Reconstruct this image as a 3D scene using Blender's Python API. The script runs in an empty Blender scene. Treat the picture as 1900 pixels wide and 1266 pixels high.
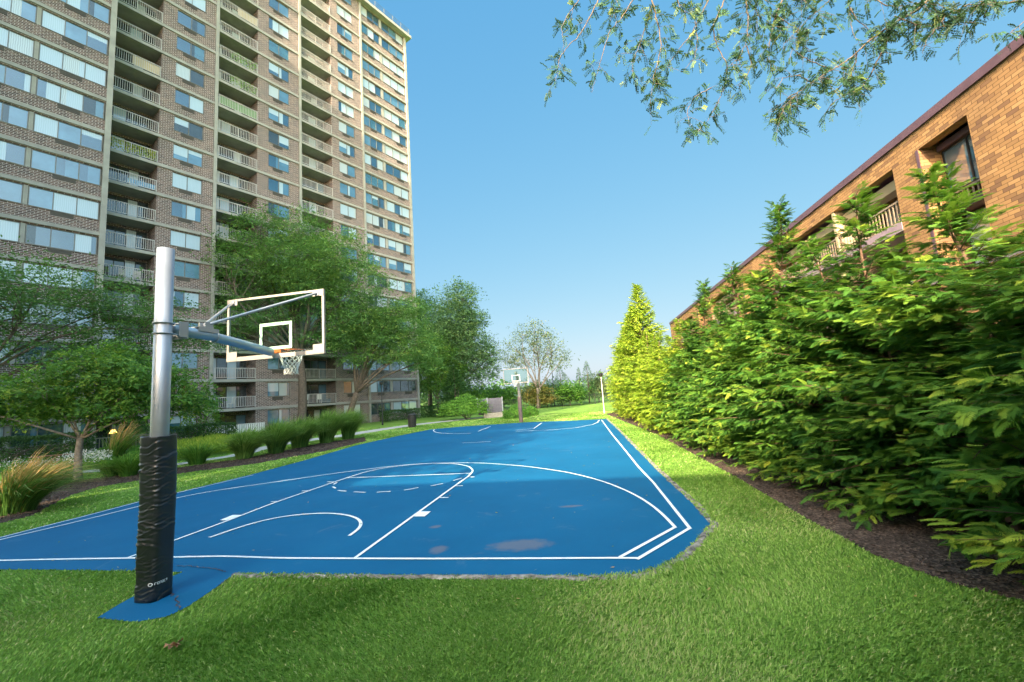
import bpy, math, random
import numpy as np
from mathutils import Vector, Matrix
random.seed(7)
rng = np.random.default_rng(11)
S = bpy.context.scene
COL = S.collection
R = math.radians

# ------------------------------------------------------------------ camera
F, PITCH, ROLL, YAW, CAMH = 805.69, 0.1247608, 0.067112, -0.0120189, 2.021
cp, sp, cy_, sy_ = math.cos(PITCH), math.sin(PITCH), math.cos(YAW), math.sin(YAW)
fwd = np.array([sy_*cp, cy_*cp, sp]); r0 = np.array([cy_, -sy_, 0.0]); u0 = np.cross(r0, fwd)
cr, sr = math.cos(ROLL), math.sin(ROLL)
rgt = cr*r0 - sr*u0; upv = cr*u0 + sr*r0
CAM = np.array([0, 0, CAMH])
cd = bpy.data.cameras.new('camera'); cam = bpy.data.objects.new('camera', cd); COL.objects.link(cam)
cd.sensor_width = 36; cd.lens = 36*F/1900; cd.clip_end = 4000; cd.clip_start = 0.05
m = Matrix.Identity(4)
for i in range(3):
    m[i][0] = rgt[i]; m[i][1] = upv[i]; m[i][2] = -fwd[i]; m[i][3] = CAM[i]
cam.matrix_world = m
S.camera = cam

# ------------------------------------------------------------------ world, sun, exposure
CX, CY, CA = -4.2076, 6.4194, -0.167803          # court frame: origin at middle of the near baseline
cc, cs = math.cos(CA), math.sin(CA)
def cw(X, Y, Z=0.0): return np.array([CX+cc*X-cs*Y, CY+cs*X+cc*Y, Z])
def wc(p):
    dx, dy = p[0]-CX, p[1]-CY
    return cc*dx+cs*dy, -cs*dx+cc*dy
SUN_EL = R(27.0)
LD = cw(0.247, 0.969)-cw(0, 0)                   # horizontal direction the light travels
sun_az = math.atan2(-LD[1], -LD[0])              # direction towards the sun
sundir = np.array([math.cos(sun_az)*math.cos(SUN_EL), math.sin(sun_az)*math.cos(SUN_EL), math.sin(SUN_EL)])
SKYC = ((0.78, 0.472), (0.38, 1.01), (0.17, 1.65))
GT, GK = 1.0, 4.5  # falloff and gain of the glow added round the sun
W = bpy.data.worlds.new('World'); S.world = W; W.use_nodes = True
nt = W.node_tree; bg = nt.nodes['Background']
sky = nt.nodes.new('ShaderNodeTexSky'); sky.sky_type = 'NISHITA'; sky.sun_disc = False
sky.sun_elevation = SUN_EL; sky.sun_rotation = math.pi/2-sun_az
sky.air_density = 1.0; sky.dust_density = 1.2; sky.ozone_density = 2.2; sky.altitude = 0
# colour grade: soften the range of the sky between zenith and horizon, channel by channel
sep = nt.nodes.new('ShaderNodeSeparateColor'); com = nt.nodes.new('ShaderNodeCombineColor'); nt.links.new(sky.outputs[0], sep.inputs[0])
for ch, (g_, a_) in enumerate(SKYC):
    pw = nt.nodes.new('ShaderNodeMath'); pw.operation = 'POWER'; pw.inputs[1].default_value = g_; nt.links.new(sep.outputs[ch], pw.inputs[0])
    ml = nt.nodes.new('ShaderNodeMath'); ml.operation = 'MULTIPLY'; ml.inputs[1].default_value = a_; nt.links.new(pw.outputs[0], ml.inputs[0]); nt.links.new(ml.outputs[0], com.inputs[ch])
# added glow: sky boosted round the sun, behind the viewer, to lift the shade
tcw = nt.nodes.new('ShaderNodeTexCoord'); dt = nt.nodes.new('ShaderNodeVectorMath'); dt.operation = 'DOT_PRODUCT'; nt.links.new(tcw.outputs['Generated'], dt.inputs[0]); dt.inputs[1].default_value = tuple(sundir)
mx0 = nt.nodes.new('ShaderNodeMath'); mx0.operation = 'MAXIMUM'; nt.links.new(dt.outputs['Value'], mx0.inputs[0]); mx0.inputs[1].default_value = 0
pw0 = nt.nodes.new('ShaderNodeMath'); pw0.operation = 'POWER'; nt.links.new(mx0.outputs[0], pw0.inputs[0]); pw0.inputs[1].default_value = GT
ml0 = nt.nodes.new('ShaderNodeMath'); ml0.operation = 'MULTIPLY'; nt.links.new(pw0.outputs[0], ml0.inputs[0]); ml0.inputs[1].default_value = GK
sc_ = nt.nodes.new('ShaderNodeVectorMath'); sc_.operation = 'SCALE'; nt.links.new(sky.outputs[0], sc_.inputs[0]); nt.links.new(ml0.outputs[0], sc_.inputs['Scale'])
av = nt.nodes.new('ShaderNodeVectorMath'); av.operation = 'ADD'; wt = nt.nodes.new('ShaderNodeVectorMath'); wt.operation = 'MULTIPLY'; nt.links.new(sc_.outputs[0], wt.inputs[0]); wt.inputs[1].default_value = (1.25, 1.0, 0.66)   # warm tint of the added glow
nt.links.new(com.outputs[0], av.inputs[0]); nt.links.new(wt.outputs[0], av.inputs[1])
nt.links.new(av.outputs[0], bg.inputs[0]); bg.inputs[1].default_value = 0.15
sl = bpy.data.lights.new('sun', 'SUN'); sl.energy = 5.0; sl.angle = R(0.55); sl.color = (1.0, 0.83, 0.56)
so = bpy.data.objects.new('sun', sl); COL.objects.link(so); so.location = (-10, -20, 40)
so.rotation_euler = Vector(sundir).to_track_quat('Z', 'Y').to_euler()
S.view_settings.view_transform = 'Standard'; S.view_settings.look = 'None'
S.view_settings.exposure = 1.5; S.view_settings.gamma = 1
S.render.engine = 'CYCLES'; S.cycles.max_bounces = 6; S.cycles.transparent_max_bounces = 12

# ------------------------------------------------------------------ pixel helpers (photo is 1900x1266)
def ray(x, y): return fwd*F+rgt*(x-950)-upv*(y-633)
def G(x, y, z=0.0):
    d = ray(x, y); t = (z-CAMH)/d[2]; return CAM+d*t
def DEP(x, y, dep):                              # point at a forward distance
    d = ray(x, y); return CAM+d*(dep/F)

# ------------------------------------------------------------------ material helpers
MATS = {}
def newmat(name):
    mt = bpy.data.materials.new(name); mt.use_nodes = True; MATS[name] = mt
    n = mt.node_tree; return mt, n, n.nodes['Principled BSDF']
def N(n, t, **kw):
    o = n.nodes.new(t)
    for k, v in kw.items(): setattr(o, k, v)
    return o
def ramp(n, fac, stops):
    r = n.nodes.new('ShaderNodeValToRGB'); e = r.color_ramp.elements
    while len(e) < len(stops): e.new(0.5)
    for i, (p, c) in enumerate(stops):
        e[i].position = p; e[i].color = (*c, 1)
    n.links.new(fac, r.inputs[0]); return r.outputs[0]
def noise(n, scale, detail=4, rough=0.55, vec=None, dist=0):
    t = n.nodes.new('ShaderNodeTexNoise'); t.inputs['Scale'].default_value = scale
    t.inputs['Detail'].default_value = detail; t.inputs['Roughness'].default_value = rough
    t.inputs['Distortion'].default_value = dist
    if vec is None:
        g = n.nodes.new('ShaderNodeTexCoord'); vec = g.outputs['Object']
    n.links.new(vec, t.inputs['Vector']); return t.outputs['Fac']
def mixc(n, a, b, fac, mode='MIX'):
    x = n.nodes.new('ShaderNodeMix'); x.data_type = 'RGBA'; x.blend_type = mode
    for s, v in ((6, a), (7, b)):
        if isinstance(v, tuple): x.inputs[s].default_value = (*v, 1)
        else: n.links.new(v, x.inputs[s])
    if isinstance(fac, (int, float)): x.inputs[0].default_value = fac
    else: n.links.new(fac, x.inputs[0])
    return x.outputs[2]
def bump(n, p, h, strength, dist=0.02):
    b = n.nodes.new('ShaderNodeBump'); b.inputs['Strength'].default_value = strength
    b.inputs['Distance'].default_value = dist
    n.links.new(h, b.inputs['Height']); n.links.new(b.outputs[0], p.inputs['Normal'])
def plain(name, c1, c2=None, rough=0.6, metal=0.0, scale=6, bstr=0.15, spec=0.5, bscale=None):
    mt, n, p = newmat(name)
    if c2 is None: c2 = tuple(v*0.82 for v in c1)
    f = noise(n, scale)
    n.links.new(ramp(n, f, [(0.3, c2), (0.7, c1)]), p.inputs['Base Color'])
    p.inputs['Roughness'].default_value = rough; p.inputs['Metallic'].default_value = metal
    p.inputs['Specular IOR Level'].default_value = spec
    if bstr: bump(n, p, noise(n, bscale or scale*8), bstr, 0.01)
    return mt

def leafmat(name, cols, trans=0.35, gloss=0.25, nscale=0.6):
    """cols: dark..light by the per-leaf tint and a slow noise"""
    mt, n, p = newmat(name)
    a = N(n, 'ShaderNodeAttribute', attribute_name='tint')
    nf = noise(n, nscale, 3)
    ad = N(n, 'ShaderNodeMath', operation='MULTIPLY_ADD'); n.links.new(nf, ad.inputs[0]); ad.inputs[1].default_value = 0.9; ad.inputs[2].default_value = -0.45
    s2 = N(n, 'ShaderNodeMath', operation='ADD'); n.links.new(ad.outputs[0], s2.inputs[0]); n.links.new(a.outputs['Fac'], s2.inputs[1])
    k = len(cols)
    col = ramp(n, s2.outputs[0], [(i/(k-1), c) for i, c in enumerate(cols)])
    n.links.new(col, p.inputs['Base Color']); p.inputs['Roughness'].default_value = 0.55
    p.inputs['Specular IOR Level'].default_value = gloss
    tr = N(n, 'ShaderNodeBsdfTranslucent')
    tc = mixc(n, col, (0.25, 0.42, 0.03), 0.35)
    n.links.new(tc, tr.inputs[0])
    mx = N(n, 'ShaderNodeMixShader'); mx.inputs[0].default_value = trans
    n.links.new(p.outputs[0], mx.inputs[1]); n.links.new(tr.outputs[0], mx.inputs[2])
    n.links.new(mx.outputs[0], n.nodes['Material Output'].inputs[0])
    return mt

def brickmat(name, bw, bh, mortar, cols, mcol, off=0.5, msmooth=0.1, bstr=0.5, big=0.4, rough=0.85, squash=1.0):
    mt, n, p = newmat(name)
    g = N(n, 'ShaderNodeTexCoord'); sx = N(n, 'ShaderNodeSeparateXYZ'); n.links.new(g.outputs['Object'], sx.inputs[0])
    ad = N(n, 'ShaderNodeMath', operation='ADD'); n.links.new(sx.outputs[0], ad.inputs[0]); n.links.new(sx.outputs[1], ad.inputs[1])
    cb = N(n, 'ShaderNodeCombineXYZ'); n.links.new(ad.outputs[0], cb.inputs[0]); n.links.new(sx.outputs[2], cb.inputs[1])
    b = N(n, 'ShaderNodeTexBrick'); b.offset = off
    b.inputs['Scale'].default_value = 1; b.inputs['Brick Width'].default_value = bw; b.inputs['Row Height'].default_value = bh
    b.inputs['Mortar Size'].default_value = mortar; b.inputs['Mortar Smooth'].default_value = msmooth
    b.inputs['Color1'].default_value = (0, 0, 0, 1); b.inputs['Color2'].default_value = (1, 1, 1, 1); b.inputs['Mortar'].default_value = (0.5, 0.5, 0.5, 1)
    b.inputs['Bias'].default_value = 0.0
    n.links.new(cb.outputs[0], b.inputs['Vector'])
    k = len(cols)
    c = ramp(n, b.outputs['Color'], [(i/(k-1), q) for i, q in enumerate(cols)])
    w = noise(n, big, 3, vec=cb.outputs[0]); c = mixc(n, c, tuple(v*0.72 for v in cols[0]), ramp(n, w, [(0.45, (0, 0, 0)), (0.8, (0.6, 0.6, 0.6))]))
    c = mixc(n, c, mcol, b.outputs['Fac'])
    n.links.new(c, p.inputs['Base Color']); p.inputs['Roughness'].default_value = rough; p.inputs['Specular IOR Level'].default_value = 0.25
    inv = N(n, 'ShaderNodeMath', operation='SUBTRACT'); inv.inputs[0].default_value = 1; n.links.new(b.outputs['Fac'], inv.inputs[1])
    bump(n, p, inv.outputs[0], bstr, 0.02)
    return mt

# ------------------------------------------------------------------ materials
M = {}
M['concrete'] = plain('concrete band', (0.36, 0.35, 0.31), (0.27, 0.26, 0.235), 0.85, scale=1.3, bstr=0.3, bscale=30)
M['soffit'] = plain('soffit plaster', (0.22, 0.21, 0.16), (0.17, 0.165, 0.125), 0.9, scale=0.8, bstr=0.1)
M['brick'] = brickmat('brown tower brick', 0.34, 0.115, 0.014, [(0.050, 0.030, 0.026), (0.115, 0.066, 0.054), (0.18, 0.11, 0.088)], (0.52, 0.46, 0.43))
M['tanbrick'] = brickmat('tan facing brick', 0.30, 0.098, 0.006, [(0.19, 0.105, 0.065), (0.36, 0.20, 0.088), (0.40, 0.225, 0.10), (0.45, 0.265, 0.125)], (0.11, 0.06, 0.035), big=0.5, bstr=0.8)
M['maroon'] = plain('maroon metal', (0.13, 0.075, 0.10), (0.10, 0.055, 0.075), 0.5, scale=2, bstr=0.05)
M['mauve'] = plain('mauve band', (0.33, 0.24, 0.30), (0.26, 0.19, 0.24), 0.7, scale=2, bstr=0.05)
M['tanbeam'] = plain('tan beam', (0.50, 0.40, 0.26), (0.42, 0.33, 0.22), 0.8, scale=2)
M['darkmetal'] = plain('dark metal', (0.035, 0.035, 0.038), (0.02, 0.02, 0.022), 0.45, 0.3, scale=5, bstr=0.05)
M['bronze'] = plain('grille metal', (0.10, 0.085, 0.07), (0.07, 0.06, 0.05), 0.6, 0.2, scale=5, bstr=0.05)
M['winframe'] = plain('window frame', (0.20, 0.19, 0.17), (0.15, 0.145, 0.13), 0.5, 0.3, scale=5, bstr=0.0)
M['railpaint'] = plain('railing paint', (0.56, 0.52, 0.50), (0.46, 0.43, 0.41), 0.55, scale=8, bstr=0.0)
M['railtan'] = plain('tan railing', (0.30, 0.23, 0.17), (0.22, 0.17, 0.13), 0.6, scale=8, bstr=0.0)
M['whitepaint'] = plain('white paint', (0.80, 0.79, 0.76), (0.7, 0.69, 0.66), 0.5, scale=8, bstr=0.0)
M['galv'] = plain('galvanised steel', (0.40, 0.42, 0.45), (0.33, 0.35, 0.38), 0.42, 0.6, scale=3, bstr=0.06, bscale=50)
M['armpaint'] = plain('arm steel', (0.36, 0.45, 0.53), (0.30, 0.39, 0.46), 0.42, 0.45, scale=5, bstr=0.05)
M['alu'] = plain('aluminium frame', (0.40, 0.37, 0.35), (0.33, 0.31, 0.29), 0.4, 0.4, scale=3, bstr=0.03)
M['orange'] = plain('orange rim', (0.65, 0.13, 0.03), (0.5, 0.10, 0.03), 0.4, scale=4, bstr=0.0)
M['netcord'] = plain('net cord', (0.78, 0.78, 0.75), (0.6, 0.6, 0.58), 0.8, scale=30, bstr=0.0)
M['white'] = plain('painted white', (0.85, 0.86, 0.84), (0.75, 0.76, 0.75), 0.5, scale=10, bstr=0.0)
M['greenmesh'] = plain('green screen', (0.16, 0.28, 0.12), (0.10, 0.20, 0.08), 0.9, scale=9, bstr=0.2)
M['bark'] = plain('bark', (0.16, 0.12, 0.09), (0.07, 0.055, 0.042), 0.95, scale=7, bstr=0.9, bscale=22)
M['bark2'] = plain('grey bark', (0.30, 0.26, 0.22), (0.13, 0.105, 0.085), 0.95, scale=9, bstr=0.9, bscale=26)
M['barkred'] = plain('cedar bark', (0.20, 0.12, 0.08), (0.12, 0.07, 0.05), 0.95, scale=9, bstr=0.7, bscale=30)
M['wood'] = plain('bench wood', (0.34, 0.17, 0.10), (0.22, 0.11, 0.07), 0.7, scale=5, bstr=0.3)
M['stone'] = plain('block base', (0.42, 0.38, 0.33), (0.28, 0.25, 0.22), 0.9, scale=5, bstr=0.4)
M['louver'] = plain('grey louvre', (0.20, 0.19, 0.23), (0.13, 0.12, 0.15), 0.6, scale=4, bstr=0.0)
M['edging'] = plain('crumbling court edge', (0.40, 0.37, 0.33), (0.05, 0.045, 0.04), 0.95, scale=11, bstr=0.8)
M['canplastic'] = plain('bin black', (0.03, 0.032, 0.034), (0.02, 0.02, 0.02), 0.5, scale=6, bstr=0.1)
M['roofing'] = plain('roofing', (0.22, 0.21, 0.20), (0.15, 0.15, 0.14), 0.95, scale=1)
M['clay'] = plain('terracotta', (0.40, 0.16, 0.09), (0.3, 0.12, 0.07), 0.8, scale=6)

def panemat(name, c, stripe=0.0, rough=0.03, metal=0.0, coat=1.0, ior=1.9):
    mt, n, p = newmat(name)
    if stripe:
        g = N(n, 'ShaderNodeTexCoord'); wv = N(n, 'ShaderNodeTexWave'); wv.inputs['Scale'].default_value = 3.0
        wv.inputs['Distortion'].default_value = 2.5; wv.inputs['Detail'].default_value = 2
        n.links.new(g.outputs['Object'], wv.inputs['Vector'])
        col = ramp(n, wv.outputs['Fac'], [(0.1, tuple(v*(1-stripe) for v in c)), (0.9, c)])
    else:
        col = ramp(n, noise(n, 0.7), [(0.35, tuple(v*0.6 for v in c)), (0.7, c)])
    n.links.new(col, p.inputs['Base Color']); p.inputs['Roughness'].default_value = 0.35 if stripe else 0.1
    p.inputs['Metallic'].default_value = metal
    p.inputs['Coat Weight'].default_value = coat; p.inputs['Coat Roughness'].default_value = rough; p.inputs['Coat IOR'].default_value = ior
    g2 = N(n, 'ShaderNodeTexCoord'); nz = noise(n, 0.9, 2)
    b = N(n, 'ShaderNodeBump'); b.inputs['Strength'].default_value = 0.05; b.inputs['Distance'].default_value = 0.05
    n.links.new(nz, b.inputs['Height']); n.links.new(b.outputs[0], p.inputs['Coat Normal'])
    return mt
PANES = [panemat('glass deep blue', (0.035, 0.09, 0.14), ior=2.6), panemat('glass sky blue', (0.10, 0.22, 0.32), ior=2.6),
         panemat('glass pale curtain', (0.42, 0.52, 0.58), 0.12, ior=2.3), panemat('glass pleated curtain', (0.50, 0.55, 0.55), 0.30, ior=2.2),
         panemat('glass teal', (0.06, 0.16, 0.20), ior=2.6), panemat('glass dim', (0.05, 0.065, 0.07), ior=1.9)]
def court_mat():
    mt, n, p = newmat('blue court paint')
    base = ramp(n, noise(n, 0.35, 6, 0.6), [(0.3, (0.002, 0.088, 0.205)), (0.55, (0.003, 0.106, 0.24)), (0.8, (0.010, 0.125, 0.27))])
    fine = noise(n, 60, 3)
    base = mixc(n, base, (0.03, 0.15, 0.29), ramp(n, fine, [(0.55, (0, 0, 0)), (0.8, (0.35, 0.35, 0.35))]))
    scuff = noise(n, 1.7, 6, 0.7, dist=0.6)
    base = mixc(n, base, (0.12, 0.20, 0.30), ramp(n, scuff, [(0.60, (0, 0, 0)), (0.76, (0.5, 0.5, 0.5))]))
    # worn grey patches in the paint near the baseline
    g = N(n, 'ShaderNodeTexCoord'); acc = None
    for (px, py, rx, ry) in ((965, 1012, 0.42, 0.22), (815, 1020, 0.12, 0.16), (1058, 940, 0.2, 0.07), (808, 978, 0.1, 0.08)):
        c = G(px, py)
        sub = N(n, 'ShaderNodeVectorMath', operation='SUBTRACT'); n.links.new(g.outputs['Object'], sub.inputs[0]); sub.inputs[1].default_value = (c[0], c[1], 0)
        sc = N(n, 'ShaderNodeVectorMath', operation='MULTIPLY'); n.links.new(sub.outputs[0], sc.inputs[0]); sc.inputs[1].default_value = (1/rx, 1/ry, 0)
        ln = N(n, 'ShaderNodeVectorMath', operation='LENGTH'); n.links.new(sc.outputs[0], ln.inputs[0])
        wob = noise(n, 9, 4); s = N(n, 'ShaderNodeMath', operation='ADD'); n.links.new(ln.outputs['Value'], s.inputs[0]); n.links.new(wob, s.inputs[1])
        r = N(n, 'ShaderNodeMapRange'); r.inputs[1].default_value = 1.15; r.inputs[2].default_value = 1.7; r.inputs[3].default_value = 0.75; r.inputs[4].default_value = 0
        n.links.new(s.outputs[0], r.inputs[0])
        if acc is None: acc = r.outputs[0]
        else:
            mx = N(n, 'ShaderNodeMath', operation='MAXIMUM'); n.links.new(acc, mx.inputs[0]); n.links.new(r.outputs[0], mx.inputs[1]); acc = mx.outputs[0]
    base = mixc(n, base, (0.12, 0.14, 0.19), acc)
    n.links.new(base, p.inputs['Base Color'])
    p.inputs['Roughness'].default_value = 0.66; p.inputs['Specular IOR Level'].default_value = 0.18
    bump(n, p, fine, 0.25, 0.004)
    return mt
M['court'] = court_mat()
def line_mat():
    mt, n, p = newmat('court line paint')
    n.links.new(ramp(n, noise(n, 14, 6, 0.7), [(0.25, (0.45, 0.55, 0.66)), (0.45, (0.80, 0.84, 0.86))]), p.inputs['Base Color'])
    p.inputs['Roughness'].default_value = 0.6; return mt
M['line'] = line_mat()
def ground_mat():
    mt, n, p = newmat('lawn soil and turf')
    a = ramp(n, noise(n, 0.25, 5, 0.6), [(0.3, (0.13, 0.27, 0.04)), (0.55, (0.20, 0.35, 0.06)), (0.8, (0.28, 0.40, 0.08))])
    b = ramp(n, noise(n, 35, 4, 0.7), [(0.3, (0.06, 0.13, 0.02)), (0.7, (0.24, 0.38, 0.08))])
    n.links.new(mixc(n, a, b, 0.5), p.inputs['Base Color']); p.inputs['Roughness'].default_value = 0.95; p.inputs['Specular IOR Level'].default_value = 0.1
    bump(n, p, noise(n, 50, 4, 0.8), 0.9, 0.05); return mt
M['ground'] = ground_mat()
def mulch_mat():
    mt, n, p = newmat('bark mulch')
    v = N(n, 'ShaderNodeTexVoronoi'); v.inputs['Scale'].default_value = 38; g = N(n, 'ShaderNodeTexCoord')
    n.links.new(g.outputs['Object'], v.inputs['Vector'])
    a = ramp(n, v.outputs['Color'], [(0.2, (0.045, 0.028, 0.022)), (0.6, (0.13, 0.085, 0.065)), (0.9, (0.24, 0.17, 0.13))])
    b = mixc(n, a, (0.03, 0.02, 0.016), ramp(n, noise(n, 3, 5), [(0.4, (0, 0, 0)), (0.7, (0.6, 0.6, 0.6))]))
    n.links.new(b, p.inputs['Base Color']); p.inputs['Roughness'].default_value = 0.95
    bump(n, p, v.outputs['Distance'], 1.0, 0.03); return mt
M['mulch'] = mulch_mat()
M['path'] = plain('path concrete', (0.50, 0.48, 0.44), (0.38, 0.37, 0.34), 0.9, scale=1.5, bstr=0.3, bscale=60)
M['grassblade'] = leafmat('grass blade', [(0.10, 0.24, 0.04), (0.21, 0.40, 0.07), (0.34, 0.54, 0.12), (0.60, 0.60, 0.28)], 0.35, 0.12, 0.35)
M['hedgeleaf'] = leafmat('arborvitae spray', [(0.012, 0.055, 0.014), (0.045, 0.145, 0.026), (0.13, 0.28, 0.038), (0.42, 0.50, 0.06)], 0.3, 0.15, 1.1)
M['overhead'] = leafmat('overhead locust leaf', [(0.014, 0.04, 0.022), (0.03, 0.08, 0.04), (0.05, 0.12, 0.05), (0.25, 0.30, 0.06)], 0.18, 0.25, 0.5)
M['hedgesunlit'] = leafmat('arborvitae sunlit spray', [(0.09, 0.18, 0.02), (0.20, 0.34, 0.03), (0.34, 0.46, 0.04), (0.50, 0.56, 0.06)], 0.35, 0.2, 0.5)  # brighter copy of the hedge leaf, sunlight painted into its colours
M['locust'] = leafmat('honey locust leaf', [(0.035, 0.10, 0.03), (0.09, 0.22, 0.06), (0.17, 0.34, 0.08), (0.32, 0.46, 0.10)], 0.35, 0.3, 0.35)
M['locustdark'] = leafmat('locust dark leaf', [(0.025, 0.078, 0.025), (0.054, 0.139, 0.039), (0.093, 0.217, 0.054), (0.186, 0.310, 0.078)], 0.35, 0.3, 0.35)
M['dogwood'] = leafmat('dogwood leaf', [(0.031, 0.101, 0.019), (0.070, 0.186, 0.031), (0.139, 0.295, 0.039), (0.310, 0.388, 0.062)], 0.35, 0.3, 0.6)
M['bluegreen'] = leafmat('blue green leaf', [(0.039, 0.101, 0.046), (0.078, 0.171, 0.070), (0.139, 0.264, 0.093), (0.232, 0.341, 0.124)], 0.3, 0.3, 0.3)
M['sparse'] = leafmat('sparse olive leaf', [(0.078, 0.124, 0.062), (0.139, 0.202, 0.093), (0.217, 0.279, 0.124), (0.341, 0.310, 0.155)], 0.3, 0.3, 0.3)
M['autumn'] = leafmat('rusty olive leaf', [(0.078, 0.109, 0.031), (0.155, 0.186, 0.046), (0.264, 0.232, 0.062), (0.388, 0.248, 0.078)], 0.3, 0.2, 0.4)
M['yew'] = leafmat('yew leaf', [(0.046, 0.139, 0.023), (0.093, 0.232, 0.031), (0.155, 0.341, 0.046), (0.248, 0.434, 0.062)], 0.2, 0.2, 0.7)
M['box'] = leafmat('clipped hedge leaf', [(0.016, 0.050, 0.016), (0.031, 0.085, 0.022), (0.054, 0.132, 0.031), (0.093, 0.186, 0.046)], 0.15, 0.3, 0.7)
M['misc'] = leafmat('miscanthus blade', [(0.03, 0.09, 0.02), (0.09, 0.20, 0.04), (0.17, 0.32, 0.06), (0.34, 0.44, 0.12)], 0.3, 0.2, 0.5)
M['tawny'] = leafmat('tawny grass blade', [(0.12, 0.16, 0.03), (0.28, 0.24, 0.06), (0.50, 0.30, 0.10), (0.60, 0.38, 0.17)], 0.3, 0.2, 0.8)
M['daylily'] = leafmat('daylily leaf', [(0.078, 0.186, 0.019), (0.171, 0.310, 0.031), (0.310, 0.434, 0.046), (0.527, 0.527, 0.093)], 0.35, 0.2, 0.8)
M['cover'] = leafmat('ground cover leaf', [(0.031, 0.109, 0.019), (0.078, 0.217, 0.031), (0.139, 0.326, 0.046), (0.217, 0.419, 0.062)], 0.3, 0.2, 0.8)
M['petal'] = leafmat('petals', [(0.75, 0.55, 0.58), (0.8, 0.78, 0.76), (0.82, 0.82, 0.80), (0.85, 0.85, 0.84)], 0.2, 0.2, 1.2)
M['deadleaf'] = plain('dead leaf', (0.36, 0.20, 0.09), (0.2, 0.1, 0.05), 0.8, scale=20, bstr=0.2)
def vinyl():
    mt, n, p = newmat('black vinyl'); p.inputs['Roughness'].default_value = 0.36
    n.links.new(ramp(n, noise(n, 2.5), [(0.3, (0.012, 0.014, 0.016)), (0.7, (0.022, 0.025, 0.028))]), p.inputs['Base Color'])
    p.inputs['Specular IOR Level'].default_value = 0.6
    bump(n, p, noise(n, 9, 5, 0.5), 0.35, 0.012); return mt
M['vinyl'] = vinyl()
def glassboard():
    mt, n, p = newmat('backboard glass'); n.nodes.remove(p)
    t = N(n, 'ShaderNodeBsdfTransparent'); t.inputs[0].default_value = (0.86, 0.95, 0.90, 1)
    gl = N(n, 'ShaderNodeBsdfGlossy'); gl.inputs['Roughness'].default_value = 0.02
    mx = N(n, 'ShaderNodeMixShader'); mx.inputs[0].default_value = 0.03; n.links.new(t.outputs[0], mx.inputs[1]); n.links.new(gl.outputs[0], mx.inputs[2])
    n.links.new(mx.outputs[0], n.nodes['Material Output'].inputs[0]); return mt
M['board'] = glassboard()
def emis(name, c, s):
    mt, n, p = newmat(name); p.inputs['Emission Color'].default_value = (*c, 1); p.inputs['Emission Strength'].default_value = s
    p.inputs['Base Color'].default_value = (*c, 1); return mt
M['lamplit'] = emis('lit yellow shade', (1.0, 0.6, 0.12), 2.2)

# ------------------------------------------------------------------ mesh helpers
class MB:
    def __init__(s): s.v = []; s.f = []; s.m = []; s.n = 0
    def add(s, vs, fs, mi=0):
        b = s.n; s.v.extend([tuple(map(float, p)) for p in vs]); s.n += len(vs)
        for f in fs: s.f.append(tuple(i+b for i in f)); s.m.append(mi)
    def box(s, x0, x1, y0, y1, z0, z1, mi=0, skip=''):
        v = [(x0, y0, z0), (x1, y0, z0), (x1, y1, z0), (x0, y1, z0), (x0, y0, z1), (x1, y0, z1), (x1, y1, z1), (x0, y1, z1)]
        s.add(v, [(0, 3, 2, 1), (4, 5, 6, 7), (0, 1, 5, 4), (1, 2, 6, 5), (2, 3, 7, 6), (3, 0, 4, 7)], mi)
    def obox(s, c, ax, ay, az, hx, hy, hz, mi=0):
        c, ax, ay, az = map(np.array, (c, ax, ay, az)); v = []
        for dz in (-1, 1):
            for dx, dy in ((-1, -1), (1, -1), (1, 1), (-1, 1)): v.append(c+ax*dx*hx+ay*dy*hy+az*dz*hz)
        s.add(v, [(0, 3, 2, 1), (4, 5, 6, 7), (0, 1, 5, 4), (1, 2, 6, 5), (2, 3, 7, 6), (3, 0, 4, 7)], mi)
    def tube(s, pts, rad, n=8, mi=0, cap=True, closed=False):
        pts = [np.array(p, float) for p in pts]; k = len(pts)
        if not hasattr(rad, '__len__'): rad = [rad]*k
        vs = []; ref = None
        for i, p in enumerate(pts):
            a = pts[(i-1) % k] if (closed or i > 0) else pts[i]; b = pts[(i+1) % k] if (closed or i < k-1) else pts[i]
            d = b-a; d = d/(np.linalg.norm(d)+1e-12)
            if ref is None: ref = np.array([0, 0, 1.0]) if abs(d[2]) < 0.9 else np.array([1.0, 0, 0])
            u = np.cross(d, ref); u /= np.linalg.norm(u)+1e-12; w = np.cross(u, d); ref = w
            for j in range(n):
                t = 2*math.pi*j/n; vs.append(p+rad[i]*(math.cos(t)*u+math.sin(t)*w))
        fs = []
        rng_ = range(k) if closed else range(k-1)
        for i in rng_:
            i2 = (i+1) % k
            for j in range(n): fs.append((i*n+j, i*n+(j+1) % n, i2*n+(j+1) % n, i2*n+j))
        if cap and not closed: fs += [tuple(range(n))[::-1], tuple(range((k-1)*n, k*n))]
        s.add(vs, fs, mi)
    def poly(s, pts, mi=0): s.add(pts, [tuple(range(len(pts)))], mi)
    def mesh(s, name, mats, smooth=False):
        me = bpy.data.meshes.new(name); me.from_pydata(s.v, [], s.f)
        for m_ in mats: me.materials.append(m_)
        me.polygons.foreach_set('material_index', s.m)
        if smooth: me.polygons.foreach_set('use_smooth', [True]*len(s.f))
        me.update(); return me
    def build(s, name, mats, parent=None, smooth=False, loc=None):
        if not isinstance(mats, (list, tuple)): mats = [mats]
        return link(name, s.mesh(name, mats, smooth), parent, loc)
def link(name, me, parent=None, loc=None):
    o = bpy.data.objects.new(name, me); COL.objects.link(o)
    if parent: o.parent = parent
    if loc is not None: o.location = loc
    return o
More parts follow.
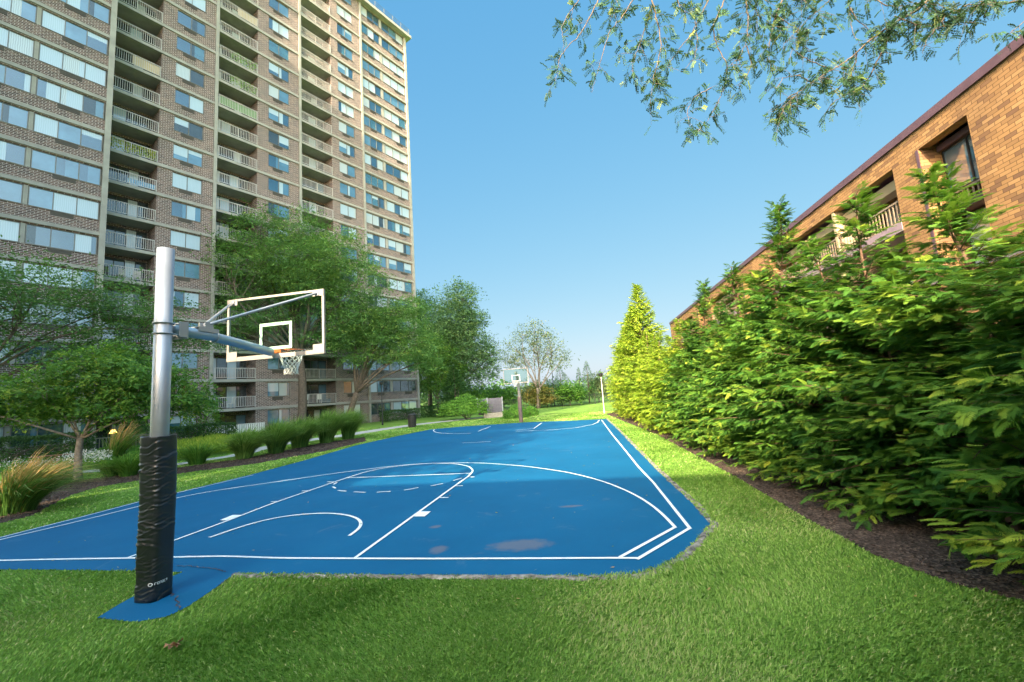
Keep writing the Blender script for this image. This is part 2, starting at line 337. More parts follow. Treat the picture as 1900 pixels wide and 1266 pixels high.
def tag(o, label=None, cat=None, group=None, kind=None):
    if label: o['label'] = label
    if cat: o['category'] = cat
    if group: o['group'] = group
    if kind: o['kind'] = kind
    return o
def empty(name, loc=(0, 0, 0), rz=0.0, label=None, cat=None, group=None):
    o = bpy.data.objects.new(name, None); COL.objects.link(o); o.location = loc; o.rotation_euler = (0, 0, rz)
    o.empty_display_size = 0.3
    return tag(o, label, cat, group)
def copy_tree(o, parent=None):
    c = o.copy(); COL.objects.link(c); c.parent = parent
    for ch in [q for q in list(bpy.data.objects) if q.parent == o]: copy_tree(ch, c)
    return c

def quads_mesh(name, V, tint, mat, nv=4):
    """V: (n, nv, 3) separate polygons; tint per polygon"""
    n = len(V); me = bpy.data.meshes.new(name)
    me.vertices.add(n*nv); me.vertices.foreach_set('co', np.ascontiguousarray(V, dtype=np.float32).ravel())
    me.loops.add(n*nv); me.loops.foreach_set('vertex_index', np.arange(n*nv, dtype=np.int32))
    me.polygons.add(n); me.polygons.foreach_set('loop_start', np.arange(0, n*nv, nv, dtype=np.int32))
    at = me.attributes.new('tint', 'FLOAT', 'POINT'); at.data.foreach_set('value', np.repeat(np.asarray(tint, np.float32), nv))
    me.materials.append(mat); me.update(calc_edges=True); return me
def unit(v): return v/(np.linalg.norm(v, axis=-1, keepdims=True)+1e-9)
def randdir(n): return unit(rng.normal(size=(n, 3)))
def leaves(P, D, Nn, L, Wd):
    """rhombic leaves from base P along D; returns (n,4,3)"""
    side = unit(np.cross(D, Nn)); L = np.asarray(L).reshape(-1, 1); Wd = np.asarray(Wd).reshape(-1, 1)
    a = P; c = P+D*L; mid = P+D*L*0.45
    return np.stack([a, mid+side*Wd/2, c, mid-side*Wd/2], 1)

# ------------------------------------------------------------------ ground
def sheet(name, pts, z, mat, kind='structure', label=None, cat=None):
    b = MB(); b.poly([(p[0], p[1], z) for p in pts]); o = b.build(name, mat); tag(o, label, cat, None, kind); return o
gb = MB(); gb.add([(-1500, -400, 0), (1500, -400, 0), (1500, 2500, 0), (-1500, 2500, 0)], [(0, 1, 2, 3)])
tag(gb.build('lawn', M['ground']), kind='structure')
court_px = [(0, 1057), (120, 1058), (240, 1060), (440, 1065), (700, 1067), (950, 1068), (1120, 1069), (1180, 1066), (1222, 1055), (1262, 1030), (1290, 1005), (1318, 973),
            (1280, 930), (1242, 895), (1216, 870), (1192, 845), (1163, 815), (1140, 791), (1124, 777.5), (1115, 778.2), (1060, 781), (985, 783.5), (900, 789), (850, 792.5), (800, 797),
            (740, 809), (660, 827), (560, 856), (470, 880), (400, 897), (325, 915), (260, 930), (150, 959), (75, 978), (0, 997)]
court_poly = [G(*p) for p in court_px]+[cw(-6.55, 0.3), cw(-6.5, -0.55)]
sheet('basketball_court', court_poly, 0.004, M['court'])
pad_px = [(180, 1148), (222, 1122), (268, 1097), (325, 1068), (344, 1061), (446, 1062), (425, 1074), (400, 1092), (350, 1126), (310, 1146), (250, 1156)]
pad_poly = [G(*p) for p in pad_px]
sheet('painted_apron', pad_poly, 0.008, M['court'])
path_px = [(-120, 925), (0, 896), (60, 887), (140, 877), (330, 862), (440, 845), (500, 829), (560, 819), (640, 808), (710, 797), (765, 789), (860, 778.5), (905, 774)]
pc = np.array([G(*p)[:2] for p in path_px]); pd = np.gradient(pc, axis=0); pd = unit(pd); pn = np.stack([-pd[:, 1], pd[:, 0]], 1)
wd = np.array([0.55]*7+[0.9, 1.0, 1.0, 1.0, 1.0, 1.0])[:, None]
path_poly = [tuple(q) for q in (pc+pn*wd)]+[tuple(q) for q in (pc-pn*wd)[::-1]]
sheet('footpath', path_poly, 0.012, M['path'])
lm_px = [(-60, 990), (0, 972), (60, 957), (130, 920), (180, 905), (330, 880), (480, 860), (600, 838), (680, 819), (676, 812), (600, 822), (450, 852), (320, 870), (180, 888), (60, 905), (-60, 935)]
lm_poly = [G(*p) for p in lm_px]
sheet('mulch_bed', lm_poly, 0.008, M['mulch'])
rm_px = [(1124, 768.5), (1160, 783), (1215, 805), (1300, 850), (1400, 906), (1500, 965), (1620, 1030), (1760, 1082), (1900, 1118)]
rm_poly = [G(*p) for p in rm_px]; e = wc(rm_poly[-1])
rm_poly += [cw(e[0]+0.1, e[1]-2.5), cw(e[0]+0.2, e[1]-6), cw(12.5, -8), cw(12.2, 34), cw(7.5, 36)]
sheet('mulch_strip', rm_poly, 0.008, M['mulch'])
gd_poly = [G(*p) for p in [(-60, 898), (60, 880), (140, 870), (330, 855), (440, 838), (440, 812), (330, 806), (140, 815), (-60, 830)]]
# earth edging between court and turf: low ragged concrete lip
def ribbon(mb, pts, w, z, mi=0, h=None):
    P = np.array([p[:2] for p in pts]); d = unit(np.gradient(P, axis=0)); nn = np.stack([-d[:, 1], d[:, 0]], 1)
    A = P+nn*w/2; B = P-nn*w/2
    vs = [(a[0], a[1], z) for a in A]+[(b[0], b[1], z) for b in B]; k = len(P)
    mb.add(vs, [(i, k+i, k+i+1, i+1) for i in range(k-1)], mi)
def dense(pts, step=0.12):
    out = []
    for a, b in zip(pts[:-1], pts[1:]):
        a = np.array(a[:2], float); b = np.array(b[:2], float); k = max(1, int(np.linalg.norm(b-a)/step))
        for i in range(k): out.append(a+(b-a)*i/k)
    out.append(np.array(pts[-1][:2], float)); return out
def smooth(P, it=3):
    P = np.array(P)
    for _ in range(it): P[1:-1] = (P[:-2]+2*P[1:-1]+P[2:])/4
    return P
ed = dense([G(*p) for p in court_px[3:19]], 0.1); ed = np.array(ed)+rng.normal(size=(len(ed), 2))*0.014
lip = MB(); k = len(ed); dd = unit(np.gradient(ed, axis=0)); nn = np.stack([dd[:, 1], -dd[:, 0]], 1)
wA = 0.03+0.02*rng.random((k, 1)); rows = []
for off, z in ((0.0, 0.006), (0.01, 0.022), (0.05, 0.02), (0.07, 0.0)):
    zz = z+rng.normal(size=k)*0.004*(z > 0.01)
    rows.append([(ed[i, 0]+nn[i, 0]*(off+wA[i, 0]*(off > 0)), ed[i, 1]+nn[i, 1]*(off+wA[i, 0]*(off > 0)), zz[i]) for i in range(k)])
vs = sum(rows, [])
lip.add(vs, [(r*k+i, r*k+i+1, (r+1)*k+i+1, (r+1)*k+i) for r in range(3) for i in range(k-1)])
tag(lip.build('court_edging', M['edging']), kind='structure')

# court lines (one paint layer 4 mm above)
LN = MB(); zl = 0.011
def LP(px, w=0.05, sm=0, st=0.1):
    P = dense([G(*p) for p in px], st)
    if sm: P = smooth(P, sm)
    ribbon(LN, P, w, zl)
LP([(-30, 1042), (60, 1040), (130, 1038.5), (240, 1037), (325, 1035), (380, 1034), (415, 1033.2), (450, 1034.5), (520, 1037), (660, 1037.7), (800, 1038.2), (1000, 1037.6), (1160, 1036.8), (1187, 1037.3)], sm=4)
zl = 0.0115; LP([(1182, 1039.5), (1280.5, 981)]); zl = 0.012
LP([(1281, 983), (1245, 937.5), (1213, 897), (1184.5, 867), (1161.5, 838), (1136, 806.8), (1116, 779.5)], sm=0)
zl = 0.0125; LP([(1150, 1036), (1252, 980)])
zl = 0.013; LP([(1253.5, 981), (1239, 963), (1215.7, 943), (1195, 928), (1170, 914.5), (1121.8, 894.5), (1059, 878), (985, 867), (942.7, 863.2), (900, 860), (866, 859.4), (835.8, 859.6), (772.6, 861.6), (715.8, 867), (652.6, 875), (589.5, 883.7), (526, 893), (463, 902), (400, 911), (348, 920), (324.7, 925.7), (260, 939.6), (151.6, 967.4), (75.8, 985), (0, 1002.5), (-30, 1010)], sm=30)
zl = 0.0135; LP([(-30, 1006), (0, 998.8), (75.8, 979.4), (151.6, 960.4), (260, 931.8), (325.6, 916), (399.6, 899), (470.7, 882)], w=0.04)
zl = 0.014; LP([(239, 1036), (321, 1004.8), (400, 976), (447, 958), (504, 935.8), (576.8, 910.5), (621, 895.2), (646, 886.8), (677.9, 876.6), (715.8, 868.6), (763, 863), (810.5, 860.3), (848, 861.6), (870.5, 866.3), (878.4, 874.2), (870.5, 883.7), (842, 904), (779, 950), (715.8, 995.8), (659, 1037)], sm=6)
zl = 0.0145; LP([(645.5, 887.6), (760, 883.5), (872, 879.3)])
def C2(px): return [(400+x/3.167, 740+y/3.167) for x, y in px]
for d in ([(688, 520), (706, 530)], [(720, 542), (768, 548)], [(812, 551), (882, 554)], [(948, 553), (1030, 548)], [(1108, 541), (1192, 526)], [(1264, 516), (1336, 502)], [(1398, 484), (1446, 470)], [(694, 507), (712, 495)]):
    LP(C2(d), 0.05)
zl = 0.015
for d in ([(1318, 585), (1368, 585)], [(1408, 516), (1452, 516)], [(1484, 463), (1520, 463)], [(325, 609), (372, 607)], [(507, 545), (552, 545)], [(655, 492), (706, 492)]): LP(C2(d), 0.05)
for qd in ([(1158, 697), (1204, 667), (1265, 667), (1228, 697)], [(25, 718), (100, 688), (152, 688), (64, 720)]):
    LN.poly([(*G(*p)[:2], 0.0155) for p in C2(qd)])
zl = 0.0145; LP([(388.6, 999), (400, 995)]+C2([(150, 755), (300, 713), (450, 688), (600, 676), (700, 677), (790, 690), (845, 712), (861, 738), (843, 772), (785, 810)]), 0.055, sm=5)
LP([(858, 822.7), (884, 821.4), (910, 820.3)], 0.06)
LP([(806, 797.6), (804, 800), (808, 802.5), (820, 804.3), (842, 805.4), (873.6, 804.7)], 0.06, sm=2)
zl = 0.015; LP([(1112, 780), (1109, 784.5), (1099, 788.5), (1070.6, 794), (1028, 798), (957, 801)], 0.06, sm=2)
zl = 0.0155; LP([(1005, 785.5), (991, 795.5), (957, 799)], 0.06); LP([(910.5, 791.6), (887, 801)], 0.06)
tag(LN.build('court_lines', M['line']), kind='structure')
# cracks by the apron
CR = MB()
for px in ([(418, 1063), (395, 1057), (372, 1055), (352, 1052), (328, 1052)], [(440, 1066), (428, 1074), (405, 1089)], [(330, 1108), (324, 1114), (331, 1121), (328, 1127), (335, 1132)], [(312, 1102), (318, 1106), (314, 1110)]):
    P = dense([G(*p) for p in px], 0.03); P = np.array(P)+rng.normal(size=(len(P), 2))*0.008; ribbon(CR, P, 0.012, 0.0165)
tag(CR.build('court_cracks', M['mulch']), kind='structure')

# ------------------------------------------------------------------ grass blades (stuff)
def inpoly(P, poly):
    x, y = P[:, 0], P[:, 1]; inside = np.zeros(len(P), bool); k = len(poly)
    for i in range(k):
        x1, y1 = poly[i][0], poly[i][1]; x2, y2 = poly[(i+1) % k][0], poly[(i+1) % k][1]
        c = ((y1 > y) != (y2 > y)); xi = (x2-x1)*(y-y1)/((y2-y1) if abs(y2-y1) > 1e-9 else 1e-9)+x1
        inside ^= c & (x < xi)
    return inside
def lawn_blades():
    n = 620000
    r = 2.2*np.exp(rng.random(n)*math.log(42/2.2)); th = (rng.random(n)-0.5)*R(124)
    # clump
    P = np.stack([r*np.sin(th), r*np.cos(th)], 1)
    ok = ~inpoly(P, court_poly) & ~inpoly(P, pad_poly) & ~inpoly(P, rm_poly) & ~inpoly(P, lm_poly) & ~inpoly(P, path_poly) & ~inpoly(P, gd_poly)
    P = P[ok]; r = r[ok]; n = len(P)
    # tufts: pull blades towards random cell centres
    h = (0.028+0.028*rng.random(n))*np.clip(0.75+0.5*np.sin(P[:, 0]*1.7+np.sin(P[:, 1]*2.3))*np.cos(P[:, 1]*1.3), 0.6, 1.3)
    w = 0.0016*np.maximum(r, 2.5)/2.5*1.5
    flow = np.sin(P[:, 0]*1.1+0.6*np.cos(P[:, 1]*1.9))*1.4+np.cos(P[:, 1]*0.9+P[:, 0]*0.4)*1.2
    a = flow+rng.normal(size=n)*0.9; lean = (0.35+0.7*rng.random(n))*h
    d = np.stack([np.cos(a), np.sin(a)], 1); b = rng.random(n)*2*math.pi; s = np.stack([np.cos(b), np.sin(b)], 1)
    z0 = np.zeros(n)
    base = np.c_[P, z0]
    m1 = np.c_[P+d*lean[:, None]*0.35, h*0.6]; tip = np.c_[P+d*lean[:, None]*1.1, h*(0.95-0.3*rng.random(n))]
    sd = np.c_[s, z0]*w[:, None]
    V = np.stack([base-sd, base+sd, m1+sd*0.8, tip, m1-sd*0.8], 1)
    tint = 0.42+0.16*rng.normal(size=n)+0.16*np.sin(P[:, 0]*0.9+1.3*np.sin(P[:, 1]*0.7))
    tint += 0.10*np.sin(P[:, 0]*3.1+2*np.sin(P[:, 1]*2.1))*np.cos(P[:, 1]*2.7); dry = rng.random(n) < 0.05+0.10*(np.sin(P[:, 0]*1.3+P[:, 1]*0.8)*np.sin(P[:, 1]*1.1-P[:, 0]*0.5) > 0.45); tint[dry] = 0.97
    o = link('lawn_grass', quads_mesh('lawn_grass', V, np.clip(tint, 0, 1), M['grassblade'], 5))
    tag(o, 'mown green lawn grass round the blue court', 'grass', None, 'stuff')
lawn_blades()
def mulch_chips(poly, n, name, label):
    P = np.array([p[:2] for p in poly]); lo, hi = P.min(0), P.max(0)
    Q = lo+(hi-lo)*rng.random((n*3, 2)); Q = Q[inpoly(Q, poly)][:n]; k = len(Q)
    a = rng.random(k)*6.28; d = np.c_[np.cos(a), np.sin(a), rng.normal(size=k)*0.3]; up = np.c_[rng.normal(size=(k, 2))*0.5, np.ones(k)]
    V = leaves(np.c_[Q, 0.015+0.02*rng.random(k)], unit(d), unit(up), 0.05+0.05*rng.random(k), 0.02+0.015*rng.random(k))
    me = quads_mesh(name, V, rng.random(k), M['mulch']); tag(link(name, me), label, 'mulch', None, 'stuff')
mulch_chips([p for p in rm_poly], 26000, 'mulch_chips', 'loose brown bark chips along the foot of the evergreen hedge')
mulch_chips(lm_poly, 16000, 'mulch_chips', 'loose brown bark chips in the planting bed left of the court')

# ------------------------------------------------------------------ near basketball hoop
def hoop(name, label, X, Y, face, scale_pole=True, pad_h=1.83, far=False, board_off=1.92):
    """local frame: origin at pole foot, +y towards the court"""
    t = empty(name, cw(X, Y), CA+face, label, 'basketball hoop')
    PR = 0.092; top = 4.14
    if not far:
        b = MB(); b.tube([(0, 0, 0), (0, 0, top)], PR, 32); b.build('pole', M['galv'], t, smooth=False)
        for p in t.children: p.data.polygons.foreach_set('use_smooth', [len(q.vertices) == 4 for q in p.data.polygons])
    else:
        b = MB(); b.tube([(0, 0, 0), (0, 0, 2.2), (0.0, 0.05, 2.7), (0, 0.35, 3.3), (0, 0.8, 3.7)], 0.11, 16); b.build('pole', M['alu'], t, smooth=True)
    # wrinkled pad
    nz, na = (190, 72) if not far else (20, 24); vs = []; r_ = np.random.default_rng(5)
    cre = [(r_.random()*1.75+0.03, 4.9+r_.normal()*0.85, 0.5+0.9*r_.random(), 0.004+0.007*r_.random(), r_.normal()*0.03, 0.005+0.009*r_.random()) for _ in range(70)]
    for i in range(nz+1):
        z = pad_h*i/nz
        for j in range(na):
            a = 2*math.pi*j/na
            c, s = math.cos(a), math.sin(a); e = 0.44
            rr = 0.150/((abs(c)**(2/e)+abs(s)**(2/e))**(e/2)) * 0.93
            rr *= 1+0.035*math.sin(3.1*z+1.0)*math.cos(a-4.1)+0.06*math.exp(-((z-pad_h*0.85)/0.35)**2)*max(0, math.cos(a-4.1))-0.05*math.exp(-((z-0.25)/0.1)**2)*max(0, math.cos(a-4.0))
            if not far:
                for (cz, ca, cwid, cd_, sl_, th) in cre:
                    da = (a-ca+math.pi) % (2*math.pi)-math.pi
                    if abs(da) < cwid*1.6:
                        zz = cz+sl_*da+0.018*math.sin(4*da+ca)
                        u = (z-zz)/th
                        if abs(u) < 4: rr += cd_*math.exp(-(da/cwid)**2)*(math.exp(-(u)**2)*0.9-math.exp(-((u-2.0))**2)*0.7)
            zt = z
            if i == nz: zt += 0.015*math.sin(a-1)+0.008*math.sin(7*a)
            if i == 0: zt += 0.02+0.03*max(0, math.cos(a+0.4))
            vs.append((rr*c, rr*s, zt))
    fs = [(i*na+j, i*na+(j+1) % na, (i+1)*na+(j+1) % na, (i+1)*na+j) for i in range(nz) for j in range(na)]
    k = len(vs)
    for j in range(na):
        a = 2*math.pi*j/na; vs.append((PR*1.02*math.cos(a), PR*1.02*math.sin(a), pad_h-0.015))
    fs += [(nz*na+j, nz*na+(j+1) % na, k+(j+1) % na, k+j) for j in range(na)]
    b = MB(); b.add(vs, fs); pad = b.build('pole_pad', M['vinyl'] if not far else M['greyvinyl'], t, smooth=True)
    if not far:
        # small white maker's mark low on the side of the pad
        mk = MB(); az0 = 0.0-t.rotation_euler[2]+R(-62)
        def pm(u, v, off=0.012):
            a = az0+u/0.155; c, s = math.cos(a), math.sin(a); e = 0.44; rr = 0.150*0.93/((abs(c)**(2/e)+abs(s)**(2/e))**(e/2))+off+0.01
            return (rr*c, rr*s, 0.205+v)
        def stroke(u0, v0, u1, v1, w=0.006):
            d = np.array([u1-u0, v1-v0]); L_ = np.linalg.norm(d); d /= L_; q = np.array([-d[1], d[0]])*w/2
            mk.add([pm(u0+q[0], v0+q[1]), pm(u1+q[0], v1+q[1]), pm(u1-q[0], v1-q[1]), pm(u0-q[0], v0-q[1])], [(0, 1, 2, 3)])
        for k_ in range(12):
            a0, a1 = k_*math.pi/6, (k_+1)*math.pi/6; stroke(0.016*math.cos(a0), 0.016*math.sin(a0), 0.016*math.cos(a1), 0.016*math.sin(a1), 0.007)
        x = 0.032
        for g in ('r', 'o', 'n', 'a', 'c', 't'):
            w = 0.014; hgt = 0.011
            segs = {'r': [(0, -hgt, 0, hgt), (0, hgt, w, hgt)], 'o': [(0, -hgt, 0, hgt), (0, hgt, w, hgt), (w, hgt, w, -hgt), (w, -hgt, 0, -hgt)],
                    'n': [(0, -hgt, 0, hgt), (0, hgt, w, hgt), (w, hgt, w, -hgt)], 'a': [(0, hgt, w, hgt), (w, hgt, w, -hgt), (w, -hgt, 0, -hgt), (0, -hgt, 0, 0), (0, 0, w, 0)],
                    'c': [(0, -hgt, 0, hgt), (0, hgt, w, hgt), (w, -hgt, 0, -hgt)], 't': [(w/2, -hgt, w/2, hgt*1.6), (0, hgt, w, hgt)]}[g]
            for s_ in segs: stroke(x+s_[0], s_[1], x+s_[2], s_[3], 0.0045)
            x += 0.021
        mk.build('maker_mark', M['white'], pad)
    YB = board_off; z0, z1, hw = 2.90, 3.97, 0.915
    if not far:
        a = MB(); pts = [(0, 0.17, 3.13), (0, 0.60, 3.12), (0, 0.72, 3.11), (0, 1.2, 3.06), (0, YB-0.10, 2.99)]
        a.tube(pts, [0.066]*5, 20); arm = a.build('arm', M['armpaint'], t, smooth=True)
        c = MB()
        for zc in (3.06, 3.19):                              # strap bands round the pole
            c = MB()
            ring = [(0.099*math.cos(q), 0.099*math.sin(q), zc) for q in np.linspace(R(-238), R(58), 30)]
            c.tube(ring, 0.011, 6)
            for sx in (-1, 1): c.tube([(sx*0.06, 0.07, zc), (sx*0.068, 0.22, zc)], 0.010, 6)
            c.build('strap', M['galv'], t, smooth=True)
        c = MB(); c.box(-0.11, 0.11, 0.225, 0.24, 3.02, 3.235); c.box(-0.11, -0.098, 0.12, 0.224, 3.03, 3.225); c.box(0.098, 0.11, 0.12, 0.224, 3.03, 3.225)
        c.build('mounting_plate', M['galv'], t)
        c = MB(); c.box(-0.075, 0.075, 0.42, 0.74, 3.197, 3.207); c.box(-0.075, -0.067, 0.42, 0.74, 3.15, 3.196); c.box(0.067, 0.075, 0.42, 0.74, 3.15, 3.196); c.box(-0.055, -0.045, 0.54, 0.66, 3.208, 3.29); c.box(0.045, 0.055, 0.54, 0.66, 3.208, 3.29)
        c.tube([(0.083*math.sin(q), 0.73, 3.115-0.083*math.cos(q)) for q in np.linspace(R(-115), R(115), 18)], 0.008, 6)
        c.build('brace_bracket', M['galv'], t)
        for sx in (-1, 1):
            c = MB(); c.tube([(sx*0.03, 0.60, 3.262), (sx*0.80, YB-0.045, 3.90)], 0.020, 10)
            c.obox((sx*0.80, YB-0.03, 3.90), (1, 0, 0), (0, 1, 0), (0, 0, 1), 0.035, 0.012, 0.035); c.build('brace_rod', M['galv'], t)
    bt = MB(); fw = 0.036
    bt.box(-hw, hw, YB-0.02, YB+0.018, z0, z0+(0.07 if not far else 0.05)); bt.box(-hw, hw, YB-0.02, YB+0.018, z1-fw, z1)
    bt.box(-hw, -hw+fw, YB-0.02, YB+0.018, z0+(0.0705 if not far else 0.0505), z1-fw-0.0005); bt.box(hw-fw, hw, YB-0.02, YB+0.018, z0+(0.0705 if not far else 0.0505), z1-fw-0.0005)
    if not far:
        for sx in (-1, 1):
            bt.box(sx*hw-sx*0.2 if sx > 0 else -hw+0.002, hw-0.002 if sx > 0 else -hw+0.2, YB-0.026, YB-0.021, z0+0.01, z0+0.16)
            bt.box(sx*hw-sx*0.2 if sx > 0 else -hw+0.002, hw-0.002 if sx > 0 else -hw+0.2, YB-0.026, YB-0.021, z1-0.11, z1-0.002)
    board = bt.build('backboard', M['alu'], t)
    g = MB(); g.box(-hw+fw+0.001, hw-fw-0.001, YB-0.004, YB+0.006, z0+0.072, z1-fw-0.001); g.build('glass_panel', M['board'], board)
    q = MB(); a0, a1, b0, b1, th = -0.305, 0.305, 3.045, 3.50, 0.05
    y0, y1 = YB+0.008, YB+0.0105
    q.box(a0, a1, y0, y1, b1-th, b1); q.box(a0, a1, y0, y1, b0, b0+th); q.box(a0, a0+th, y0, y1, b0+th+0.0005, b1-th-0.0005); q.box(a1-th, a1, y0, y1, b0+th+0.0005, b1-th-0.0005)
    q.build('target_square', M['white'], board)
    rm_ = MB(); RY = YB+0.15+0.235
    rm_.tube([(0.235*math.cos(x_), RY+0.235*math.sin(x_), 3.05) for x_ in np.linspace(0, 2*math.pi, 32, endpoint=False)], 0.009, 8, closed=True)
    rm_.box(-0.07, 0.07, YB+0.02, YB+0.16, 3.035, 3.047); rm_.box(-0.09, 0.09, YB+0.0185, YB+0.03, 2.94, 3.06)
    for sx in (-1, 1): rm_.tube([(sx*0.06, YB+0.03, 2.96), (sx*0.11, YB+0.22, 3.04)], 0.007, 6)
    rim = rm_.build('rim', M['orange'], t, smooth=False)
    n_ = MB(); lv = 8; K = 12; H_ = 0.40
    def np_(l, k_):
        f = l/lv; rr = 0.232*(1-f)+0.105*f; rr = 0.232-(0.232-0.10)*min(1, f*1.25)**0.8+0.012*max(0, f-0.8)*5
        a = 2*math.pi*(k_+0.5*(l % 2))/K; j = 0.006*math.sin(5*k_+3*l); return (rr*math.cos(a)+j, RY+rr*math.sin(a)+j, 3.045-H_*f**1.0-0.01*math.sin(k_*2.1)*(f > 0.9))
    for k_ in range(K):
        for dirn in (0, 1):
            pts = []; kk = k_
            for l in range(lv+1):
                pts.append(np_(l, kk))
                if l % 2 == 0: kk = kk if dirn else kk-1
                else: kk = kk+1 if dirn else kk
            n_.tube(pts, 0.0042 if not far else 0.007, 5, cap=False)
    n_.build('net', M['netcord'], rim, smooth=True)
    return t
mt, n, p = newmat('grey brown vinyl'); M['greyvinyl'] = mt
n.links.new(ramp(n, noise(n, 3), [(0.3, (0.10, 0.075, 0.075)), (0.7, (0.16, 0.12, 0.115))]), p.inputs['Base Color']); p.inputs['Roughness'].default_value = 0.6
hoop('basketball_hoop', 'near basketball hoop on a tall grey steel pole with a wrinkled black pad', 0.07, -1.22, 0.0)
fh_ = G(967, 784)
hx, hy = wc(fh_)
hoop('basketball_hoop', 'small distant basketball hoop at the far end of the blue court', hx, hy, math.pi, far=True, pad_h=1.9, board_off=0.95)
# dead leaf on the lawn
dl = MB(); c = G(322, 1208)
for k_ in range(9):
    a = rng.random()*6.28; o_ = rng.normal(size=2)*0.02; L_ = 0.03+rng.random()*0.02
    dl.add([(o_[0], o_[1], 0.05), (o_[0]+L_*math.cos(a), o_[1]+L_*math.sin(a), 0.07+rng.random()*0.02), (o_[0]+L_*1.6*math.cos(a+0.4), o_[1]+L_*1.6*math.sin(a+0.4), 0.05), (o_[0]+L_*math.cos(a+0.9), o_[1]+L_*math.sin(a+0.9), 0.06)], [(0, 1, 2, 3)])
tag(dl.build('dead_leaf', M['deadleaf'], loc=(c[0], c[1], 0)), 'curled brown dead leaf lying on the lawn near the black pole pad', 'leaf')

n_ = 260; Q = np.array([cw(x_, y_)[:2] for x_, y_ in zip(-8+17*rng.random(n_), -5+22*rng.random(n_))]); a_ = rng.random(n_)*6.28
V = leaves(np.c_[Q, 0.02+0.03*rng.random(n_)], unit(np.c_[np.cos(a_), np.sin(a_), 0.2*rng.normal(size=n_)]), unit(np.c_[rng.normal(size=(n_, 2))*0.4, np.ones(n_)]), 0.03+0.03*rng.random(n_), 0.015+0.012*rng.random(n_))
tag(link('leaf_litter', quads_mesh('leaf_litter', V, rng.random(n_), M['tawny'])), 'scattered small dry leaves over the court and lawn', 'litter', None, 'stuff')

# ------------------------------------------------------------------ apartment tower (left)
FH, TB = 2.654, -0.18
TW = empty('apartment_tower', (-13.562, 58.0, TB), R(55.5325+180), 'brown brick high rise apartment tower with stacked balconies and cream concrete floor bands', 'building')
# local frame: +x runs along the front from the far right corner to the left, +y points out of the front, z up
NF = 21; TOP = NF*FH+0.35; YB5 = 2.4; ENDX = 40.6
BAYS = {4: dict(bal=(28.55, 32.1), br=(24.45, 28.55), win=(25.25, 27.5)), 3: dict(bal=(20.5, 24.05), br=(16.2, 20.5), win=(17.2, 19.4)), 2: dict(bal=(12.1, 15.9), br=(7.94, 12.1), win=(8.95, 11.15))}
WZ0, WZ1 = 1.03, 2.40
wall = MB(); back = MB()
for k in range(NF):
    z0 = k*FH+(0.086 if k else 0.0); z1 = (k+1)*FH-0.17
    s0, s1 = k*FH+WZ0, k*FH+WZ1
    for b in BAYS.values():
        x0, x1 = b['br']; w0, w1 = b['win']
        wall.box(x0, w0, -0.3, 0, z0, z1); wall.box(w1, x1, -0.3, 0, z0, z1); wall.box(w0+.0005, w1-.0005, -0.3, -0.002, z0, s0)
        wall.box(w0+.0005, w1-.0005, -0.3, -0.002, s1, z1-.001)
        wall.box(x1-0.25, x1-0.003, -1.75, -0.301, z0, z1)          # side wall of the recess
        wall.box(x0+0.003, x0+0.1, -1.75, -0.301, z0, z1)
        wall.box(b['bal'][0], b['bal'][1]+0.2, -2.0, -1.76, z0, z1)
    wall.box(0.06, 7.62, -0.3, 0, z0, s0); wall.box(0.06, 7.62, -0.3, 0, s1, z1)
    wall.box(32.25, ENDX, YB5-0.3, YB5, z0, s0); wall.box(32.25, ENDX, YB5-0.3, YB5, s1, z1)
wall.box(0.03, 39.9, -15, -2.01, 0, TOP-0.4); wall.box(0.04, 0.35, -2.009, -0.302, 0, TOP-0.4)
wall.box(32.13, 32.24, -2.0, YB5-0.02, 0, TOP-0.4); wall.box(ENDX+.001, ENDX+0.12, -6, YB5-0.02, 0, TOP-0.4)
wall.box(32.25, 40.5, -2.0, -1.7, 0, TOP-0.4)
wall.build('wall', M['brick'], TW)
for k in range(1, NF+1):
    s = MB(); z = k*FH; e = 0.2 if k == NF else 0.0
    s.box(-0.02, 32.10, -1.755, 0.10, z-0.169, z+0.085); s.box(32.101, ENDX+0.1, -1.7, YB5+0.10, z-0.169, z+0.085)
    s.build('floor_slab', M['concrete'], TW)
for (c0, c1, yy) in ((0.0, 0.30, 0.0), (7.64, 7.90, 0.0), (15.9, 16.16, 0.0), (24.14, 24.42, 0.0), (32.11, 32.45, YB5), (ENDX-0.3, ENDX+0.15, YB5)):
    s = MB(); s.box(c0-(0.03 if c0 == 0 else 0), c1, yy-0.32, yy+0.17, 0, TOP-0.45); s.build('column', M['concrete'], TW)
s = MB(); s.box(-0.65, ENDX+0.6, -15.3, 0.75, TOP-0.449, TOP-0.05); s.box(32.0, ENDX+0.6, 0.751, YB5+0.75, TOP-0.449, TOP-0.05)
s.box(-0.45, ENDX+0.4, -15.1, 0.55, TOP-0.049, TOP+0.0); rf = s.build('roof', M['concrete'], TW)
s = MB()
for i in range(28): s.tube([(-0.4+i*1.5, 0.5, TOP), (-0.4+i*1.5, 0.5, TOP+1.05)], 0.03, 5)
for i in range(8): s.tube([(-0.4, -1.0-i*1.8, TOP), (-0.4, -1.0-i*1.8, TOP+1.05)], 0.03, 5)
for h in (0.4, 0.72, 1.05): s.tube([(ENDX, 0.5, TOP+h), (-0.4, 0.5, TOP+h)], 0.022, 5); s.tube([(-0.4, 0.5, TOP+h), (-0.4, -14.5, TOP+h)], 0.022, 5)
s.build('roof_railing', M['winframe'], rf)
